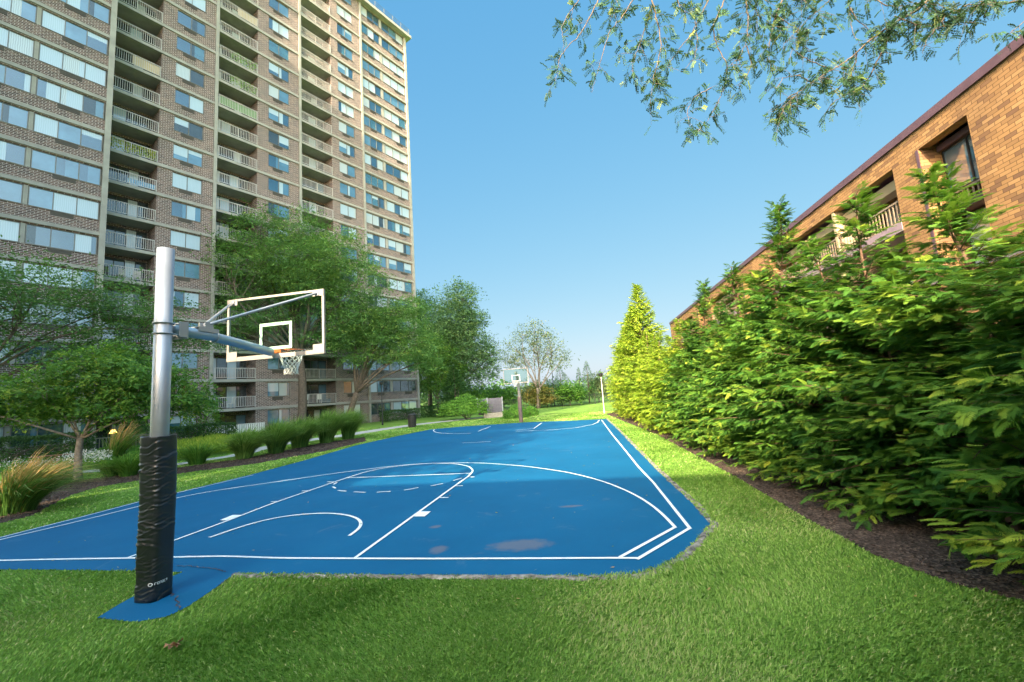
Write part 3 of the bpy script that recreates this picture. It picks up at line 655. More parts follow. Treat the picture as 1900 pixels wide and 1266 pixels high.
def win_meshes(w, npane, grille, sill=True):
    """window local: x 0..w, y=0 outer face, z 0..1.37"""
    H_ = WZ1-WZ0; f = MB(); t_ = 0.045
    f.box(0, w, -0.14, -0.05, 0, t_); f.box(0, w, -0.14, -0.05, H_-t_, H_)
    for i in range(npane+1):
        x = min(max(i*w/npane-t_/2, 0), w-t_); f.box(x, x+t_, -0.139, -0.049, t_+.0005, H_-t_-.0005)
    if sill: f.box(-0.02, w+0.02, -0.1, 0.05, -0.05, -0.001)
    g = None
    if grille:
        g = MB(); a, b = grille; g.box(a, b, -0.02, 0.018, -0.37, -0.055)
        for i in range(5): g.box(a+0.03, b-0.03, 0.0185, 0.028, -0.345+i*0.055, -0.325+i*0.055)
    return f, g
def pane_mesh(w, npane, picks):
    H_ = WZ1-WZ0; p = MB()
    for i in range(npane):
        a, b = i*w/npane+0.02, (i+1)*w/npane-0.02; ya, yb = -0.11-0.003*(i % 2), -0.098-0.003*(i % 2)
        if random.random() < 0.38:
            c = a+(b-a)*random.choice([0.25, 0.4, 0.6, 0.75]); p.box(a, c, ya, yb, 0.03, H_-0.03, picks[i]); p.box(c+0.0005, b, ya, yb, 0.03, H_-0.03, random.choice([2, 3, 5, 0]))
        elif random.random() < 0.3:
            zc = H_*random.choice([0.35, 0.55, 0.7]); p.box(a, b, ya, yb, zc+0.0005, H_-0.03, 2); p.box(a, b, ya, yb, 0.03, zc, picks[i])
        else: p.box(a, b, ya, yb, 0.03, H_-0.03, picks[i])
    return p.mesh('pane', PANES)
specs = {'two': (2.25, 2, (0.75, 1.75)), 'two_b': (2.2, 2, (0.75, 1.75)), 'threeA': (2.9, 3, (0.95, 1.95)), 'threeB': (3.84, 3, (0.8, 1.95)), 'three5': (3.5, 3, (1.3, 2.45))}
WM = {}
for kx, (w, np__, gr) in specs.items():
    f, g = win_meshes(w, np__, gr)
    WM[kx] = (f.mesh('window', [M['winframe']]), g.mesh('air_conditioner_grille', [M['bronze']]), f, g)
pane_pool = {}
def get_pane(kx):
    w, np__, _ = specs[kx]; lst = pane_pool.setdefault(kx, [])
    if len(lst) < 22:
        base = random.choices([0, 1, 2, 3, 4, 5], [3, 5, 5, 2, 3, 1])[0]
        picks = [base if random.random() < 0.55 else random.choices([0, 1, 2, 3, 4, 5], [3, 4, 4, 2, 3, 1])[0] for _ in range(np__)]
        lst.append(pane_mesh(w, np__, picks)); return lst[-1]
    return random.choice(lst)
wins = []
vis = {5: 13, 4: 15, 3: 17, 2: 19, 1: 21}
for k in range(NF):
    z = k*FH+WZ0
    wins.append((5, k, 'three5', 32.50, YB5, z)); wins.append((5, k, 'three5', 36.25, YB5, z))
    wins.append((4, k, 'two', 25.25, 0, z)); wins.append((3, k, 'two_b', 17.2, 0, z)); wins.append((2, k, 'two_b', 8.95, 0, z))
    wins.append((1, k, 'threeB', 0.38, 0, z)); wins.append((1, k, 'threeA', 4.62, 0, z))
def wsize(t_): return -(t_[0]*100-(t_[1] if t_[0] > 1 else t_[1]*3)) + (1000 if t_[1] >= vis[t_[0]] else 0)
wins.sort(key=wsize)
for i, (b, k, kx, x, y, z) in enumerate(wins[:99]):
    o = link('window', WM[kx][0], TW, (x, y, z)); link('pane', get_pane(kx), o); link('air_conditioner_grille', WM[kx][1], o)
rest = MB()
for (b, k, kx, x, y, z) in wins[99:]:
    w, np__, gr = specs[kx]
    for mi, mbx in ((6, WM[kx][2]), (7, WM[kx][3])):
        bb = rest.n; rest.v += [(p[0]+x, p[1]+y, p[2]+z) for p in mbx.v]; rest.n += len(mbx.v)
        rest.f += [tuple(q+bb for q in f) for f in mbx.f]; rest.m += [mi]*len(mbx.f)
    base = random.choices([0, 1, 2, 3, 4, 5], [4, 5, 3, 2, 3, 1])[0]
    for i in range(np__):
        pk = base if random.random() < 0.5 else random.randrange(5)
        rest.box(x+i*w/np__+0.02, x+(i+1)*w/np__-0.02, y-0.11-0.003*(i % 2), y-0.098-0.003*(i % 2), z+0.03, z+WZ1-WZ0-0.03, pk)
o = rest.build('window', PANES+[M['winframe'], M['bronze']], TW); o['kind'] = 'stuff'; o['label'] = 'remaining upper windows of the tower'
# dividers between window groups
for k in range(NF):
    for (xa, xb, ya) in ((4.25, 4.60, 0.0), (36.02, 36.24, YB5)):
        if xa > 30 and k > 13: continue
        s = MB(); s.box(xa, xb, ya-0.28, ya-0.03, k*FH+WZ0+.001, k*FH+WZ1-.001); s.build('mullion', M['concrete'], TW)
for k in range(0): s.box(4.25, 4.60, -0.28, -0.03, k*FH+WZ0+.001, k*FH+WZ1-.001); s.box(36.02, 36.24, YB5-0.28, YB5-0.03, k*FH+WZ0+.001, k*FH+WZ1-.001)
# balconies
def railing_mesh(w, mi=0):
    r = MB(); H_ = 1.0
    r.box(0, w, -0.03, 0.03, H_-0.05, H_); r.box(0, w, -0.02, 0.02, 0.08, 0.115)
    n_ = int(w/0.145)
    for i in range(1, n_): x = i*w/n_; r.box(x-0.014, x+0.014, -0.014, 0.014, 0.1155, H_-0.0505)
    for x in (0.02, w/2, w-0.06): r.box(x, x+0.045, -0.032, 0.032, 0, H_-0.0505)
    return r.mesh('railing', [M['railpaint']])
def door_mesh(w, picks):
    p = MB(); H_ = 2.1; n_ = len(picks)
    p.box(0.1, w-0.05, 0.0, 0.05, H_-0.06, H_, 6); p.box(0.1, w-0.05, 0.0, 0.05, 0, 0.05, 6)
    for i in range(n_):
        a = 0.1+(w-0.15)*i/n_; b = 0.1+(w-0.15)*(i+1)/n_
        p.box(a, a+0.05, 0.001, 0.051, 0.051, H_-0.061, 6); p.box(a+0.051, b, 0.005, 0.02, 0.051, H_-0.061, picks[i])
    return p.mesh('balcony_door', PANES+[M['darkmetal']])
RM = {b: railing_mesh(BAYS[b]['bal'][1]-BAYS[b]['bal'][0]-0.02) for b in BAYS}
DM = {b: [door_mesh(BAYS[b]['bal'][1]-BAYS[b]['bal'][0], pk) for pk in ([5, 2, 5, 3], [5, 3, 5, 5, 3], [1, 5, 5, 3], [5, 5, 2, 2])] for b in BAYS}
green = {(4, 9): 'ivy', (3, 13): 'plants', (3, 14): 'plants', (3, 12): 'mesh', (3, 16): 'beige', (4, 12): 'beige', (4, 8): 'teal'}
leafb = []
for k in range(NF):
    for b in BAYS:
        x0, x1 = BAYS[b]['bal']; z = k*FH+(0.13 if k else 0.02)
        d = link('balcony_door', random.choice(DM[b]), TW, (x0, -1.75, z))
        if k == 0: continue
        o = link('railing', RM[b], TW, (x0+0.01, 0.03, z))
        g = green.get((b, k))
        if g in ('mesh', 'beige', 'teal'):
            s = MB(); s.box(0.08, x1-x0-(0.1 if g == 'mesh' else 1.6), -0.05, -0.035, 0.12, 0.93 if g != 'teal' else 0.55)
            s.build('privacy_screen', {'mesh': M['greenmesh'], 'beige': M['tanbeam'], 'teal': PANES[1]}[g], o)
        if g in ('ivy', 'plants'):
            n_ = 900 if g == 'ivy' else 500
            P = np.c_[0.08+rng.random(n_)*(x1-x0-0.2)*(1 if g == 'ivy' else 0.75), -0.1+rng.random(n_)*0.12, 0.1+rng.random(n_)*(0.85 if g == 'ivy' else 1.0)]
            V = leaves(P, randdir(n_), randdir(n_), 0.10+0.05*rng.random(n_), 0.07+0.04*rng.random(n_))
            link('balcony_plants', quads_mesh('balcony_plants', V, 0.55+0.5*rng.random(n_), M['daylily'] if g == 'ivy' else M['cover']), o)
def TL(x, y, z):                                  # tower local -> world
    a = R(235.5325); return np.array([-13.562+math.cos(a)*x-math.sin(a)*y, 58+math.sin(a)*x+math.cos(a)*y, TB+z])
# balcony furniture: little chairs, each its own thing
def chair(loc, rz, mat, label, group='chairs set out on balconies and patios'):
    t = empty('patio_chair', loc, rz, label, 'chair', group)
    s = MB(); s.box(-0.24, 0.24, -0.22, 0.22, 0.40, 0.44); s.build('seat', mat, t)
    s = MB(); s.obox((0, 0.26, 0.70), (1, 0, 0), (0, 0.97, -0.24), (0, 0.24, 0.97), 0.24, 0.015, 0.28); s.build('backrest', mat, t)
    for sx in (-1, 1):
        for y in (-0.2, 0.2): s = MB(); s.tube([(sx*0.22, y, 0), (sx*0.22, y, 0.40)], 0.018, 6); s.build('leg', mat, t)
    return t
for (x, k, rz, mt_, lb) in ((22.3, 1, 0.6, 'white', 'white lounge chair on the balcony above the white picket fence'), (15.2, 1, 0.2, 'white', 'white chair on the lowest balcony beside the big tree trunk'),
                            (13.6, 1, -0.5, 'white', 'pale chair right of the first one on the lowest balcony behind the big tree'), (30.5, 5, 0.3, 'railpaint', 'tan chair on the left stack balcony behind the top of the steel pole'),
                            (29.4, 5, -0.3, 'railpaint', 'tan seat at the right end of the balcony beside the steel pole top'), (31.4, 5, -0.2, 'darkmetal', 'dark chair at the left end of the balcony beside the steel pole top')):
    chair(TL(x, -0.8, k*FH+0.135), R(235.5)+rz, M[mt_], lb)
s = MB()
for i in range(14):
    a = i*math.pi*2/14; s.tube([(0.17*math.cos(a), 0.17*math.sin(a), 0), (0.24*math.cos(a), 0.24*math.sin(a), 0.45)], 0.04, 5)
tag(s.build('flower_pot', PANES[1], None, loc=TL(12.6, -0.7, FH+0.135)), 'round blue tub on the lowest balcony right of the big tree trunk', 'pot')
# patio fence of white pickets under bay three
t = empty('picket_fence', TL(20.4, 1.6, 0.18), R(235.5325), 'white picket patio fence between the clipped hedge and the ornamental grasses', 'fence')
s = MB(); s.box(0, 4.6, -0.03, 0.03, 1.08, 1.14); s.box(0, 4.6, -0.03, 0.03, 0.05, 0.10); s.build('rail', M['railpaint'], t)
s = MB()
for i in range(30): s.box(0.02+i*0.155, 0.12+i*0.155, -0.012, 0.012, 0.1005, 1.0795)
s.build('pickets', M['whitepaint'], t)

# ------------------------------------------------------------------ tan brick building (right)
RBang = CA+math.atan(0.0187)
RO = cw(15.44, 0.0)
RB = empty('brick_building', (RO[0], RO[1], 0), RBang, 'long three storey tan brick building with a maroon roof edge behind the evergreen hedge', 'building')
# local: +y along the front (away from camera), -x outwards; front plane x=0
RH = 9.05
Y0, Y1 = -16.0, 47.5
ops = [(6.95, 8.62, 4.55, 8.47, 'win'), (9.75, 19.4, 0.4, 8.45, 'log'), (22.05, 23.55, 4.55, 8.4, 'win'), (24.85, 30.8, 0.4, 8.42, 'log'), (33.25, 34.85, 4.55, 8.35, 'win'), (36.85, 42.6, 0.4, 8.38, 'log'),
       (-9.0, -1.2, 0.4, 8.45, 'log')]
ops.sort()
s = MB(); y = Y0
for (a, b, z0, z1, kd) in ops:
    s.box(0, 0.3, y, a, 0, RH); s.box(0.0, 0.3, a+.0005, b-.0005, z1, RH); s.box(0.0, 0.3, a+.0005, b-.0005, 0, z0); y = b
s.box(0, 0.3, y, Y1, 0, RH)
for (a, b, z0, z1, kd) in ops:
    dp = 1.7 if kd == 'log' else 0.95
    s.box(0.301, dp, a-0.2, a-0.001, z0, z1+0.2); s.box(0.301, dp, b+0.001, b+0.2, z0, z1+0.2); s.box(dp+.001, dp+0.2, a-0.2, b+0.2, z0-0.2, z1+0.3)
s.box(2.5, 14, Y0, Y1, 0, RH-0.05); s.box(0.301, 2.499, Y0, Y0+0.2, 0, RH); s.box(0.301, 2.499, Y1-0.2, Y1, 0, RH)
s.build('wall', M['tanbrick'], RB)
s = MB(); s.box(-0.06, 14.2, Y0-0.1, Y1+0.1, RH+.001, RH+0.24); s.build('roof_edge', M['maroon'], RB)
def rwin(y0, y1, x, z0, z1, n_=2, parent=RB, blind=False):
    f = MB(); t_ = 0.05
    f.box(x-0.06, x, y0, y1, z0, z0+t_); f.box(x-0.06, x, y0, y1, z1-t_, z1)
    for i in range(n_+1):
        yy = min(max(y0+(y1-y0)*i/n_-t_/2, y0), y1-t_); f.box(x-0.061, x-0.001, yy, yy+t_, z0+t_+.0005, z1-t_-.0005)
    o = f.build('window', M['darkmetal'], parent)
    g = MB()
    for i in range(n_): g.box(x-0.04, x-0.03, y0+(y1-y0)*i/n_+0.03, y0+(y1-y0)*(i+1)/n_-0.03, z0+0.04, z1-0.04, (2 if blind else (0, 1)[i % 2]))
    g.build('pane', PANES, o); return o
def rrail(y0, y1, x, z0, z1, sp=0.16, mat='railtan'):
    r = MB(); r.box(x-0.03, x+0.03, y0, y1, z1-0.06, z1); r.box(x-0.02, x+0.02, y0, y1, z0, z0+0.04); n_ = int((y1-y0)/sp)
    for i in range(n_+1): yy = y0+0.02+(y1-y0-0.04)*i/n_; r.box(x-0.012, x+0.012, yy-0.02, yy+0.02, z0+0.0405, z1-0.0605)
    return r.build('railing', M[mat], RB)
for (a, b, z0, z1, kd) in ops:
    if kd == 'win':
        s = MB(); s.box(0.45, 0.70, a+0.01, b-0.01, 8.29, z1-0.01); s.build('lintel', M['maroon'], RB); s = MB(); s.box(0.35, 0.94, a+0.01, b-0.01, 6.32, 6.5); s.build('lintel', M['maroon'], RB)
        rwin(a+0.02, b-0.02, 0.62, 6.95, 8.28); rrail(a+0.02, b-0.02, 0.50, 6.52, 6.92, 0.15)
        s = MB(); s.box(0.86, 0.94, a+0.02, b-0.02, 6.501, 6.949); s.build('spandrel_panel', M['darkmetal'], RB)
        rwin(a+0.02, b-0.02, 0.85, 4.6, 6.3, blind=True)
        s = MB(); s.box(-0.05, 0.02, a-0.25, a-0.1, 4.6, z1) if False else s.box(-0.012, -0.001, b+0.02, b+0.12, 4.6, z1); s.build('flashing_strip', M['maroon'], RB)
    else:
        for lv, (zf, zr) in enumerate(((6.38, 7.42), (3.35, 4.4))):
            s = MB(); s.box(-0.02, 1.65, a+0.002, b-0.002, zf, zf+0.30); s.build('balcony_slab', M['mauve'], RB)
            rrail(a+0.01, b-0.01, 0.06, zf+0.32, zf+1.02, 0.17)
            n_ = max(2, int((b-a)/3.0))
            for i in range(n_):
                rwin(a+0.1+(b-a-0.2)*i/n_, a-0.1+(b-a)*(i+1)/n_, 1.60, zf+0.35, min(zf+2.35, z1-0.25), 2, blind=(i % 2 == 0))
        s = MB(); s.box(0.35, 0.8, a+0.002, b-0.002, 7.95, 8.28); s.build('beam', M['tanbeam'], RB)
        if b-a > 6:
            ym = a+3.45; s = MB(); s.box(0.02, 1.64, ym, ym+0.16, 6.69, z1-0.01); s.box(0.02, 1.64, ym, ym+0.16, 3.66, 6.37); s.build('partition', M['tanbeam'], RB)
s = MB(); s.box(-0.06, -0.001, Y0, 6.9, 4.42, 4.6); s.box(-0.06, -0.001, 8.66, 9.7, 4.42, 4.6); s.build('floor_band', M['mauve'], RB)
rwin(1.5, 3.2, -0.005, 1.4, 3.0); rwin(4.4, 6.0, -0.005, 1.4, 3.0)

# ------------------------------------------------------------------ buildings behind the camera: they cast the shade over the near court
def plain_block(name, label, X0, X1, Y0_, Y1_, H_, fh=3.0, mat='brick'):
    c = cw((X0+X1)/2, Y0_); t = empty(name, (c[0], c[1], 0), CA, label, 'building'); w = (X1-X0)/2; d = Y1_-Y0_
    s = MB(); s.box(-w, w, 0, d, 0, H_); s.build('wall', M[mat], t)
    s = MB(); s.box(-w-0.1, w+0.1, -0.1, d+0.1, H_+.001, H_+0.3); s.build('roof', M['maroon'] if mat == 'tanbrick' else M['concrete'], t)
    nf = int(H_/fh)
    for k in range(nf):
        s = MB(); s.box(-w-0.05, w+0.05, d+0.001, d+0.12, (k+1)*fh-0.2, (k+1)*fh); s.build('floor_band', M['concrete'], t)
    s = MB()
    for k in range(nf):
        n_ = int(2*w/3.2)
        for i in range(n_): x = -w+0.7+i*3.2; s.box(x, x+1.9, d+0.001, d+0.05, k*fh+0.9, k*fh+2.4, random.choice([0, 1, 2, 4]))
    o = s.build('window', PANES, t); o['kind'] = 'stuff'
    return t
plain_block('brick_building', 'low pale wing behind the viewpoint, out of the picture', -13.5, 15.0, -30, -17, 11.15, 3.0, 'soffit')
plain_block('apartment_tower', 'second tall pale apartment tower behind and left of the viewpoint, out of the picture', -56, -18.3, -30, -15, 66.0, 2.75, 'soffit')

# ------------------------------------------------------------------ trees
def limb(a, b, bend=0.15, n=7, sag=0.0):
    a = np.array(a, float); b = np.array(b, float); L = np.linalg.norm(b-a); o = rng.normal(size=3)*bend*L; o[2] = abs(o[2])*0.6-sag*L
    t = np.linspace(0, 1, n)[:, None]; w = (4*t*(1-t))
    return a*(1-t)+b*t+o*w*0.5
def tree(name, label, base, clumps, nspray, per, leaf, mat, bark, tr=0.2, fork=0.3, cat='tree', spray=0.5, flat=0.4, group=None, lean=(0, 0), trunks=1, twig=0.35, minr=0.45, tint=(0.5, 0.17), droop=0.2, shell=0.55):
    """clumps: (dx,dy,z,rx,ry,rz) relative to base; leaves sit in many small sprays"""
    t = empty(name, (base[0], base[1], 0), 0, label, cat, group)
    C = np.array(clumps, float); vol = C[:, 3]*C[:, 4]*C[:, 5]; zt = C[:, 2].max()
    fz = fork*zt; tb = MB()
    forks = []
    for q in range(trunks):
        off = np.array([rng.normal()*tr*0.8*(trunks > 1), rng.normal()*tr*0.8*(trunks > 1), 0])
        fp = np.array([lean[0]*fz+off[0]*3, lean[1]*fz+off[1]*3, fz]); P = limb(off, fp, 0.05, 7)
        rr = [tr*(1.35 if i == 0 else 1.0-0.25*i/6)/(1 if trunks == 1 else 1.4) for i in range(7)]
        P[0, 2] = -0.1; tb.tube(P, rr, 10); forks.append(fp)
    for i, c in enumerate(C):
        fp = forks[i % len(forks)]; end = c[:3]*[1, 1, 1]+[0, 0, c[5]*0.15]
        r1 = tr*0.5*min(1, 0.5+(vol[i]/vol.max())*0.5)/(1 if trunks == 1 else 1.2); P = limb(fp-[0, 0, 0.05], end, 0.22, 9)
        tb.tube(P, np.linspace(r1, r1*0.22, 9), 7)
        for j in range(int(5+4*vol[i]/vol.max())):
            k = rng.integers(3, 8); d = randdir(1)[0]; d[2] = abs(d[2])*0.5; e_ = c[:3]+d*c[3:6]*(0.6+0.35*rng.random())
            tb.tube(limb(P[k], e_, 0.2, 6), np.linspace(r1*0.38, r1*0.07, 6), 5)
    tb.build('trunk', M[bark], t, smooth=True)
    pr = vol**0.75; pr /= pr.sum(); ci = rng.choice(len(C), nspray, p=pr)
    d = randdir(nspray); rad = shell+(1-shell)*rng.random(nspray)**0.6; rad = np.where(rng.random(nspray) < 0.3, rng.random(nspray)*0.8+0.1, rad)
    lump = 1+0.26*np.sin(d[:, 0]*6+ci*1.7)*np.cos(d[:, 1]*5+ci)+0.18*np.sin(d[:, 2]*8+ci*2.3)+0.10*rng.normal(size=nspray)
    SC = C[ci, :3]+d*C[ci, 3:6]*(rad*lump)[:, None]
    out = unit(np.c_[SC[:, :2]-C[ci, :2], (SC[:, 2]-C[ci, 2])*0.6]+rng.normal(size=(nspray, 3))*0.5); out[:, 2] -= droop; out = unit(out)
    n = nspray*per; idx = np.repeat(np.arange(nspray), per)
    u = rng.random(n); sidev = unit(np.cross(out, [0, 0, 1.0]))[idx]; upn = unit(np.cross(sidev, out[idx]))
    sw = spray*(0.6+0.8*rng.random(nspray))[idx]
    P = SC[idx]+out[idx]*(u[:, None]*sw[:, None]*1.2)+sidev*(rng.normal(size=n)*0.35*sw)[:, None]+upn*(rng.normal(size=n)*flat*0.35*sw)[:, None]
    D = unit(out[idx]*0.7+sidev*np.sign(rng.normal(size=n))[:, None]*0.8+rng.normal(size=(n, 3))*0.45)
    Nn = unit(upn+rng.normal(size=(n, 3))*0.5)
    P = P[:]; L = leaf*(0.7+0.6*rng.random(n))
    V = leaves(P, D, Nn, L, L*minr)
    tn = np.clip(np.repeat(tint[0]+tint[1]*rng.normal(size=nspray), per)+0.08*rng.normal(size=n), 0, 1)
    link('crown', quads_mesh('crown', V, tn, M[mat]), t)
    return t
def at(px, py): return G(px, py)
# T1 small multi-stemmed tree near left
b = at(145, 892)
tree('flowering_dogwood', 'small spreading tree with a forked grey trunk in the mulch bed left of the pole', b,
     [(0.3, 0.4, 3.9, 1.7, 1.6, 0.95), (-1.7, -0.6, 3.3, 1.4, 1.4, 0.75), (1.9, 0.9, 3.5, 1.3, 1.3, 0.8), (-3.0, -1.4, 2.85, 1.1, 1.1, 0.5), (1.2, 0.4, 2.65, 1.6, 1.4, 0.5), (-0.9, 0.3, 2.7, 1.4, 1.2, 0.45), (2.9, 1.4, 2.8, 1.0, 1.0, 0.5), (0.6, 0.6, 4.5, 1.0, 1.0, 0.5)],
     2300, 14, 0.15, 'dogwood', 'bark2', tr=0.13, fork=0.34, spray=0.35, flat=0.5, minr=0.42, droop=0.5)
# T2 locust reaching in from the left edge
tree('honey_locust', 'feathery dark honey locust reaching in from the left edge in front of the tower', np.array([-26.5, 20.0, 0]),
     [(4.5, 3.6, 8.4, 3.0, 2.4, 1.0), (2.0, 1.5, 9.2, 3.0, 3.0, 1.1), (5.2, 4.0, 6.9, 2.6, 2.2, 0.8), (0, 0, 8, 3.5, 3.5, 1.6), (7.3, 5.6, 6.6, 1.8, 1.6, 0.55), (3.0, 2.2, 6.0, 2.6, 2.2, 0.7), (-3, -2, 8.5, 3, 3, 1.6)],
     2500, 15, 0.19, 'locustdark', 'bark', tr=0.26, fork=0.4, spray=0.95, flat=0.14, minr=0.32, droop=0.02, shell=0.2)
# T3 big honey locust
b = at(556, 801)
tree('honey_locust', 'tallest bright green honey locust standing in front of the tower behind the near hoop', b,
     [(0.00, 0, 16.20, 3.31, 3.31, 2.60), (-4.10, -1.5, 16.32, 2.58, 2.58, 2.20), (3.46, 1, 17.04, 2.76, 2.76, 2.30), (0.22, 0.2, 19.92, 2.30, 2.30, 1.50), (-3.46, -1.2, 20.16, 1.84, 1.84, 1.20), (5.83, 1.5, 14.16, 2.39, 2.39, 2.00), (-5.18, -1.6, 12.72, 2.21, 2.21, 1.50), (1.51, 0.4, 12.72, 2.94, 2.76, 1.70),
      (5.18, 1.0, 10.80, 2.39, 2.39, 1.20), (-2.81, -1.0, 10.56, 2.21, 2.02, 1.10), (2.81, 0.6, 8.64, 2.21, 2.02, 0.90), (-6.48, -2.2, 15.60, 1.29, 1.29, 1.00), (-5.72, -1.8, 9.72, 1.29, 1.29, 0.70), (0.54, 0, 14.40, 3.31, 2.76, 1.60)],
     4300, 18, 0.25, 'locust', 'bark', tr=0.42, fork=0.36, spray=1.0, flat=0.3, minr=0.32, droop=0.15)
# T4 leaning locust right of it
b = at(640, 793)
tree('honey_locust', 'honey locust with long bare lower limbs reaching right toward the tower corner', b,
     [(2.0, 0.5, 11.0, 2.6, 2.6, 1.6), (5.2, 1.4, 10.2, 2.6, 2.4, 1.6), (3.4, 0.8, 8.8, 2.8, 2.6, 1.1), (7.2, 1.8, 8.0, 2.0, 2.0, 1.1), (0.6, 0.2, 9.0, 2.2, 2.2, 1.0), (5.6, 1.2, 6.9, 2.4, 2.2, 0.8), (8.0, 2.0, 6.0, 1.5, 1.5, 0.7), (1.6, 0, 6.8, 1.6, 1.6, 0.6), (6.4, 1.5, 12.0, 1.8, 1.8, 1.0)],
     2700, 18, 0.25, 'locust', 'bark', tr=0.34, fork=0.28, spray=0.85, flat=0.3, minr=0.32, lean=(0.35, 0.05), droop=0.15)
# T5 tree past the tower corner
b = at(814, 771)
tree('honey_locust', 'yellow tinged young locust just right of the tower corner', b,
     [(0, 0, 8.6, 2.6, 2.6, 1.6), (-1.8, -.5, 6.6, 2.0, 2.0, 1.3), (1.4, .5, 6.2, 2.0, 2.0, 1.2), (0.3, 0, 4.4, 2.4, 2.4, 1.0), (-1.2, 0, 10.2, 1.8, 1.8, 1.2), (-2.2, 0, 4.8, 1.6, 1.6, 1.2)],
     1800, 14, 0.24, 'dogwood', 'bark2', tr=0.24, fork=0.2, spray=0.9, flat=0.4, minr=0.4)
tree('oak_tree', 'fine leaved dark tree rising behind the tower corner', np.array([-15.5, 74.0, 0]),
     [(0, 0, 16.5, 4.0, 4.0, 3.0), (2.6, 0, 12.0, 4.0, 4.0, 3.0), (-1.5, 0, 19.5, 2.4, 2.4, 2.0), (3, 0, 7, 3.6, 3.6, 3.0), (-2, 0, 10, 3, 3, 3)],
     2000, 12, 0.36, 'bluegreen', 'bark', tr=0.4, fork=0.3, spray=1.1, flat=0.5, minr=0.5)
b = np.array([-9.2, 63.0, 0])
tree('oak_tree', 'large rounded dark green tree left of the distant hoop', b,
     [(0, 0, 13.2, 3.2, 3.2, 2.6), (1.2, 0, 16.8, 2.3, 2.3, 1.9), (-2.6, 0, 10.8, 2.6, 2.6, 2.0), (3.0, 0, 9.6, 2.4, 2.4, 1.8), (0.6, 0, 8.4, 3.4, 3.0, 1.9), (3.8, 0, 6.0, 2.0, 2.0, 1.4), (-0.5, 0, 5.4, 2.4, 2.4, 1.2), (2.6, 0, 13.4, 1.9, 1.9, 1.5), (5.0, 0, 8.0, 1.4, 1.4, 1.0)],
     2900, 13, 0.30, 'bluegreen', 'bark', tr=0.4, fork=0.25, spray=1.0, flat=0.5, minr=0.5, shell=0.6)
b = np.array([2.2, 62.0, 0])
tree('sparse_tree', 'thinly leaved spreading tree behind the distant backboard', b,
     [(0.2, 0, 9.6, 1.9, 1.9, 1.7), (-2.8, 0, 8.4, 1.7, 1.7, 1.5), (2.8, 0, 8.3, 1.7, 1.7, 1.4), (0.6, 0, 11.9, 1.2, 1.2, 0.8), (4.2, 0, 6.7, 1.2, 1.2, 0.8), (-1.6, 0, 6.9, 1.7, 1.7, 1.1), (1.8, 0, 6.6, 1.6, 1.6, 1.0), (-3.9, 0, 6.8, 1.0, 1.0, 0.7), (1.9, 0, 10.6, 1.3, 1.3, 1.0), (-1.3, 0, 10.8, 1.2, 1.2, 1.0)],
     760, 8, 0.26, 'sparse', 'bark2', tr=0.28, fork=0.24, spray=0.9, flat=0.5, minr=0.45, trunks=2, shell=0.3)
# conifers and background trees
def conifer(name, label, base, h, r, mat, n=1500, leaf=0.35, bark='bark', group=None, z0=0.3, power=0.9, narrow=0.3, tint=(0.5, 0.16)):
    t = empty(name, (base[0], base[1], 0), 0, label, 'tree', group)
    b = MB(); b.tube([(0, 0, -0.1), (0.03, 0, h*0.5), (0, 0, h*0.97)], [max(0.05, h*0.018), h*0.011, 0.015], 8); b.build('trunk', M[bark], t, smooth=True)
    u = rng.random(n)**1.25; z = z0+(h-z0)*u; rr = r*(1-u)**power*(0.75+0.35*rng.random(n)); a = rng.random(n)*6.283
    rr *= 1+0.15*np.sin(3*a+z*2.0)
    rad = rr*(0.45+0.55*rng.random(n)**0.5); P = np.c_[rad*np.cos(a), rad*np.sin(a), z]
    D = unit(np.c_[np.cos(a), np.sin(a), -0.25+0.5*rng.random(n)]+rng.normal(size=(n, 3))*0.35); Nn = unit(np.c_[rng.normal(size=(n, 2))*0.5, np.ones(n)])
    L = leaf*(0.6+0.7*rng.random(n))*(0.5+0.6*(1-u)); V = leaves(P, D, Nn, L, L*narrow)
    link('crown', quads_mesh('crown', V, np.clip(tint[0]+tint[1]*rng.normal(size=n), 0, 1), M[mat]), t); return t
conifer('fir_tree', 'dark green conical fir between the young locust and the spreading yew', at(846, 772), 6.2, 2.6, 'box', 3800, 0.5)
bgt = [(1000, 62, 3.6, 1.9, 'autumn', 'rusty brown rounded tree right of the distant hoop'), (1022, 70, 4.6, 2.4, 'bluegreen', 'grey green tree behind the rusty brown one on the far boundary'), (1043, 66, 6.2, 1.9, 'bluegreen', 'tall pale green pine in the far tree line'),
       (1058, 64, 3.6, 2.1, 'yew', 'low rounded light green tree in the far tree line'), (1094, 70, 6.8, 1.5, 'bluegreen', 'pointed spruce near the pale light post'), (1078, 74, 6.0, 1.0, 'bluegreen', 'narrow spruce left of the pointed spruce'),
       (1112, 72, 5.6, 1.8, 'sparse', 'olive tree beside the end of the hedge'), (1052, 84, 5.6, 2.6, 'sparse', 'hazy olive tree behind the pale green pine'), (985, 80, 5.0, 3.0, 'sparse', 'hazy grey green tree directly right of the sparse tree trunk')]
for (px, dep, h, r, mat, lb) in bgt:
    p = DEP(px, 745, dep); dz = 0
    if 'pine' in lb or 'spruce' in lb: conifer('spruce_tree' if 'spruce' in lb else 'pine_tree', lb, p, h, r, mat, 1300, 0.42, z0=0.6, power=0.8)
    else: tree('distant_tree', lb, p, [(0, 0, h*0.62, r*0.8, r*0.8, h*0.28), (-r*0.5, 0, h*0.5, r*0.6, r*0.6, h*0.22), (r*0.5, 0, h*0.52, r*0.6, r*0.6, h*0.24), (0.2, 0, h*0.36, r*0.9, r*0.9, h*0.18)], 420, 9, 0.34, mat, 'bark2', tr=0.1, fork=0.2, spray=0.6, minr=0.5)
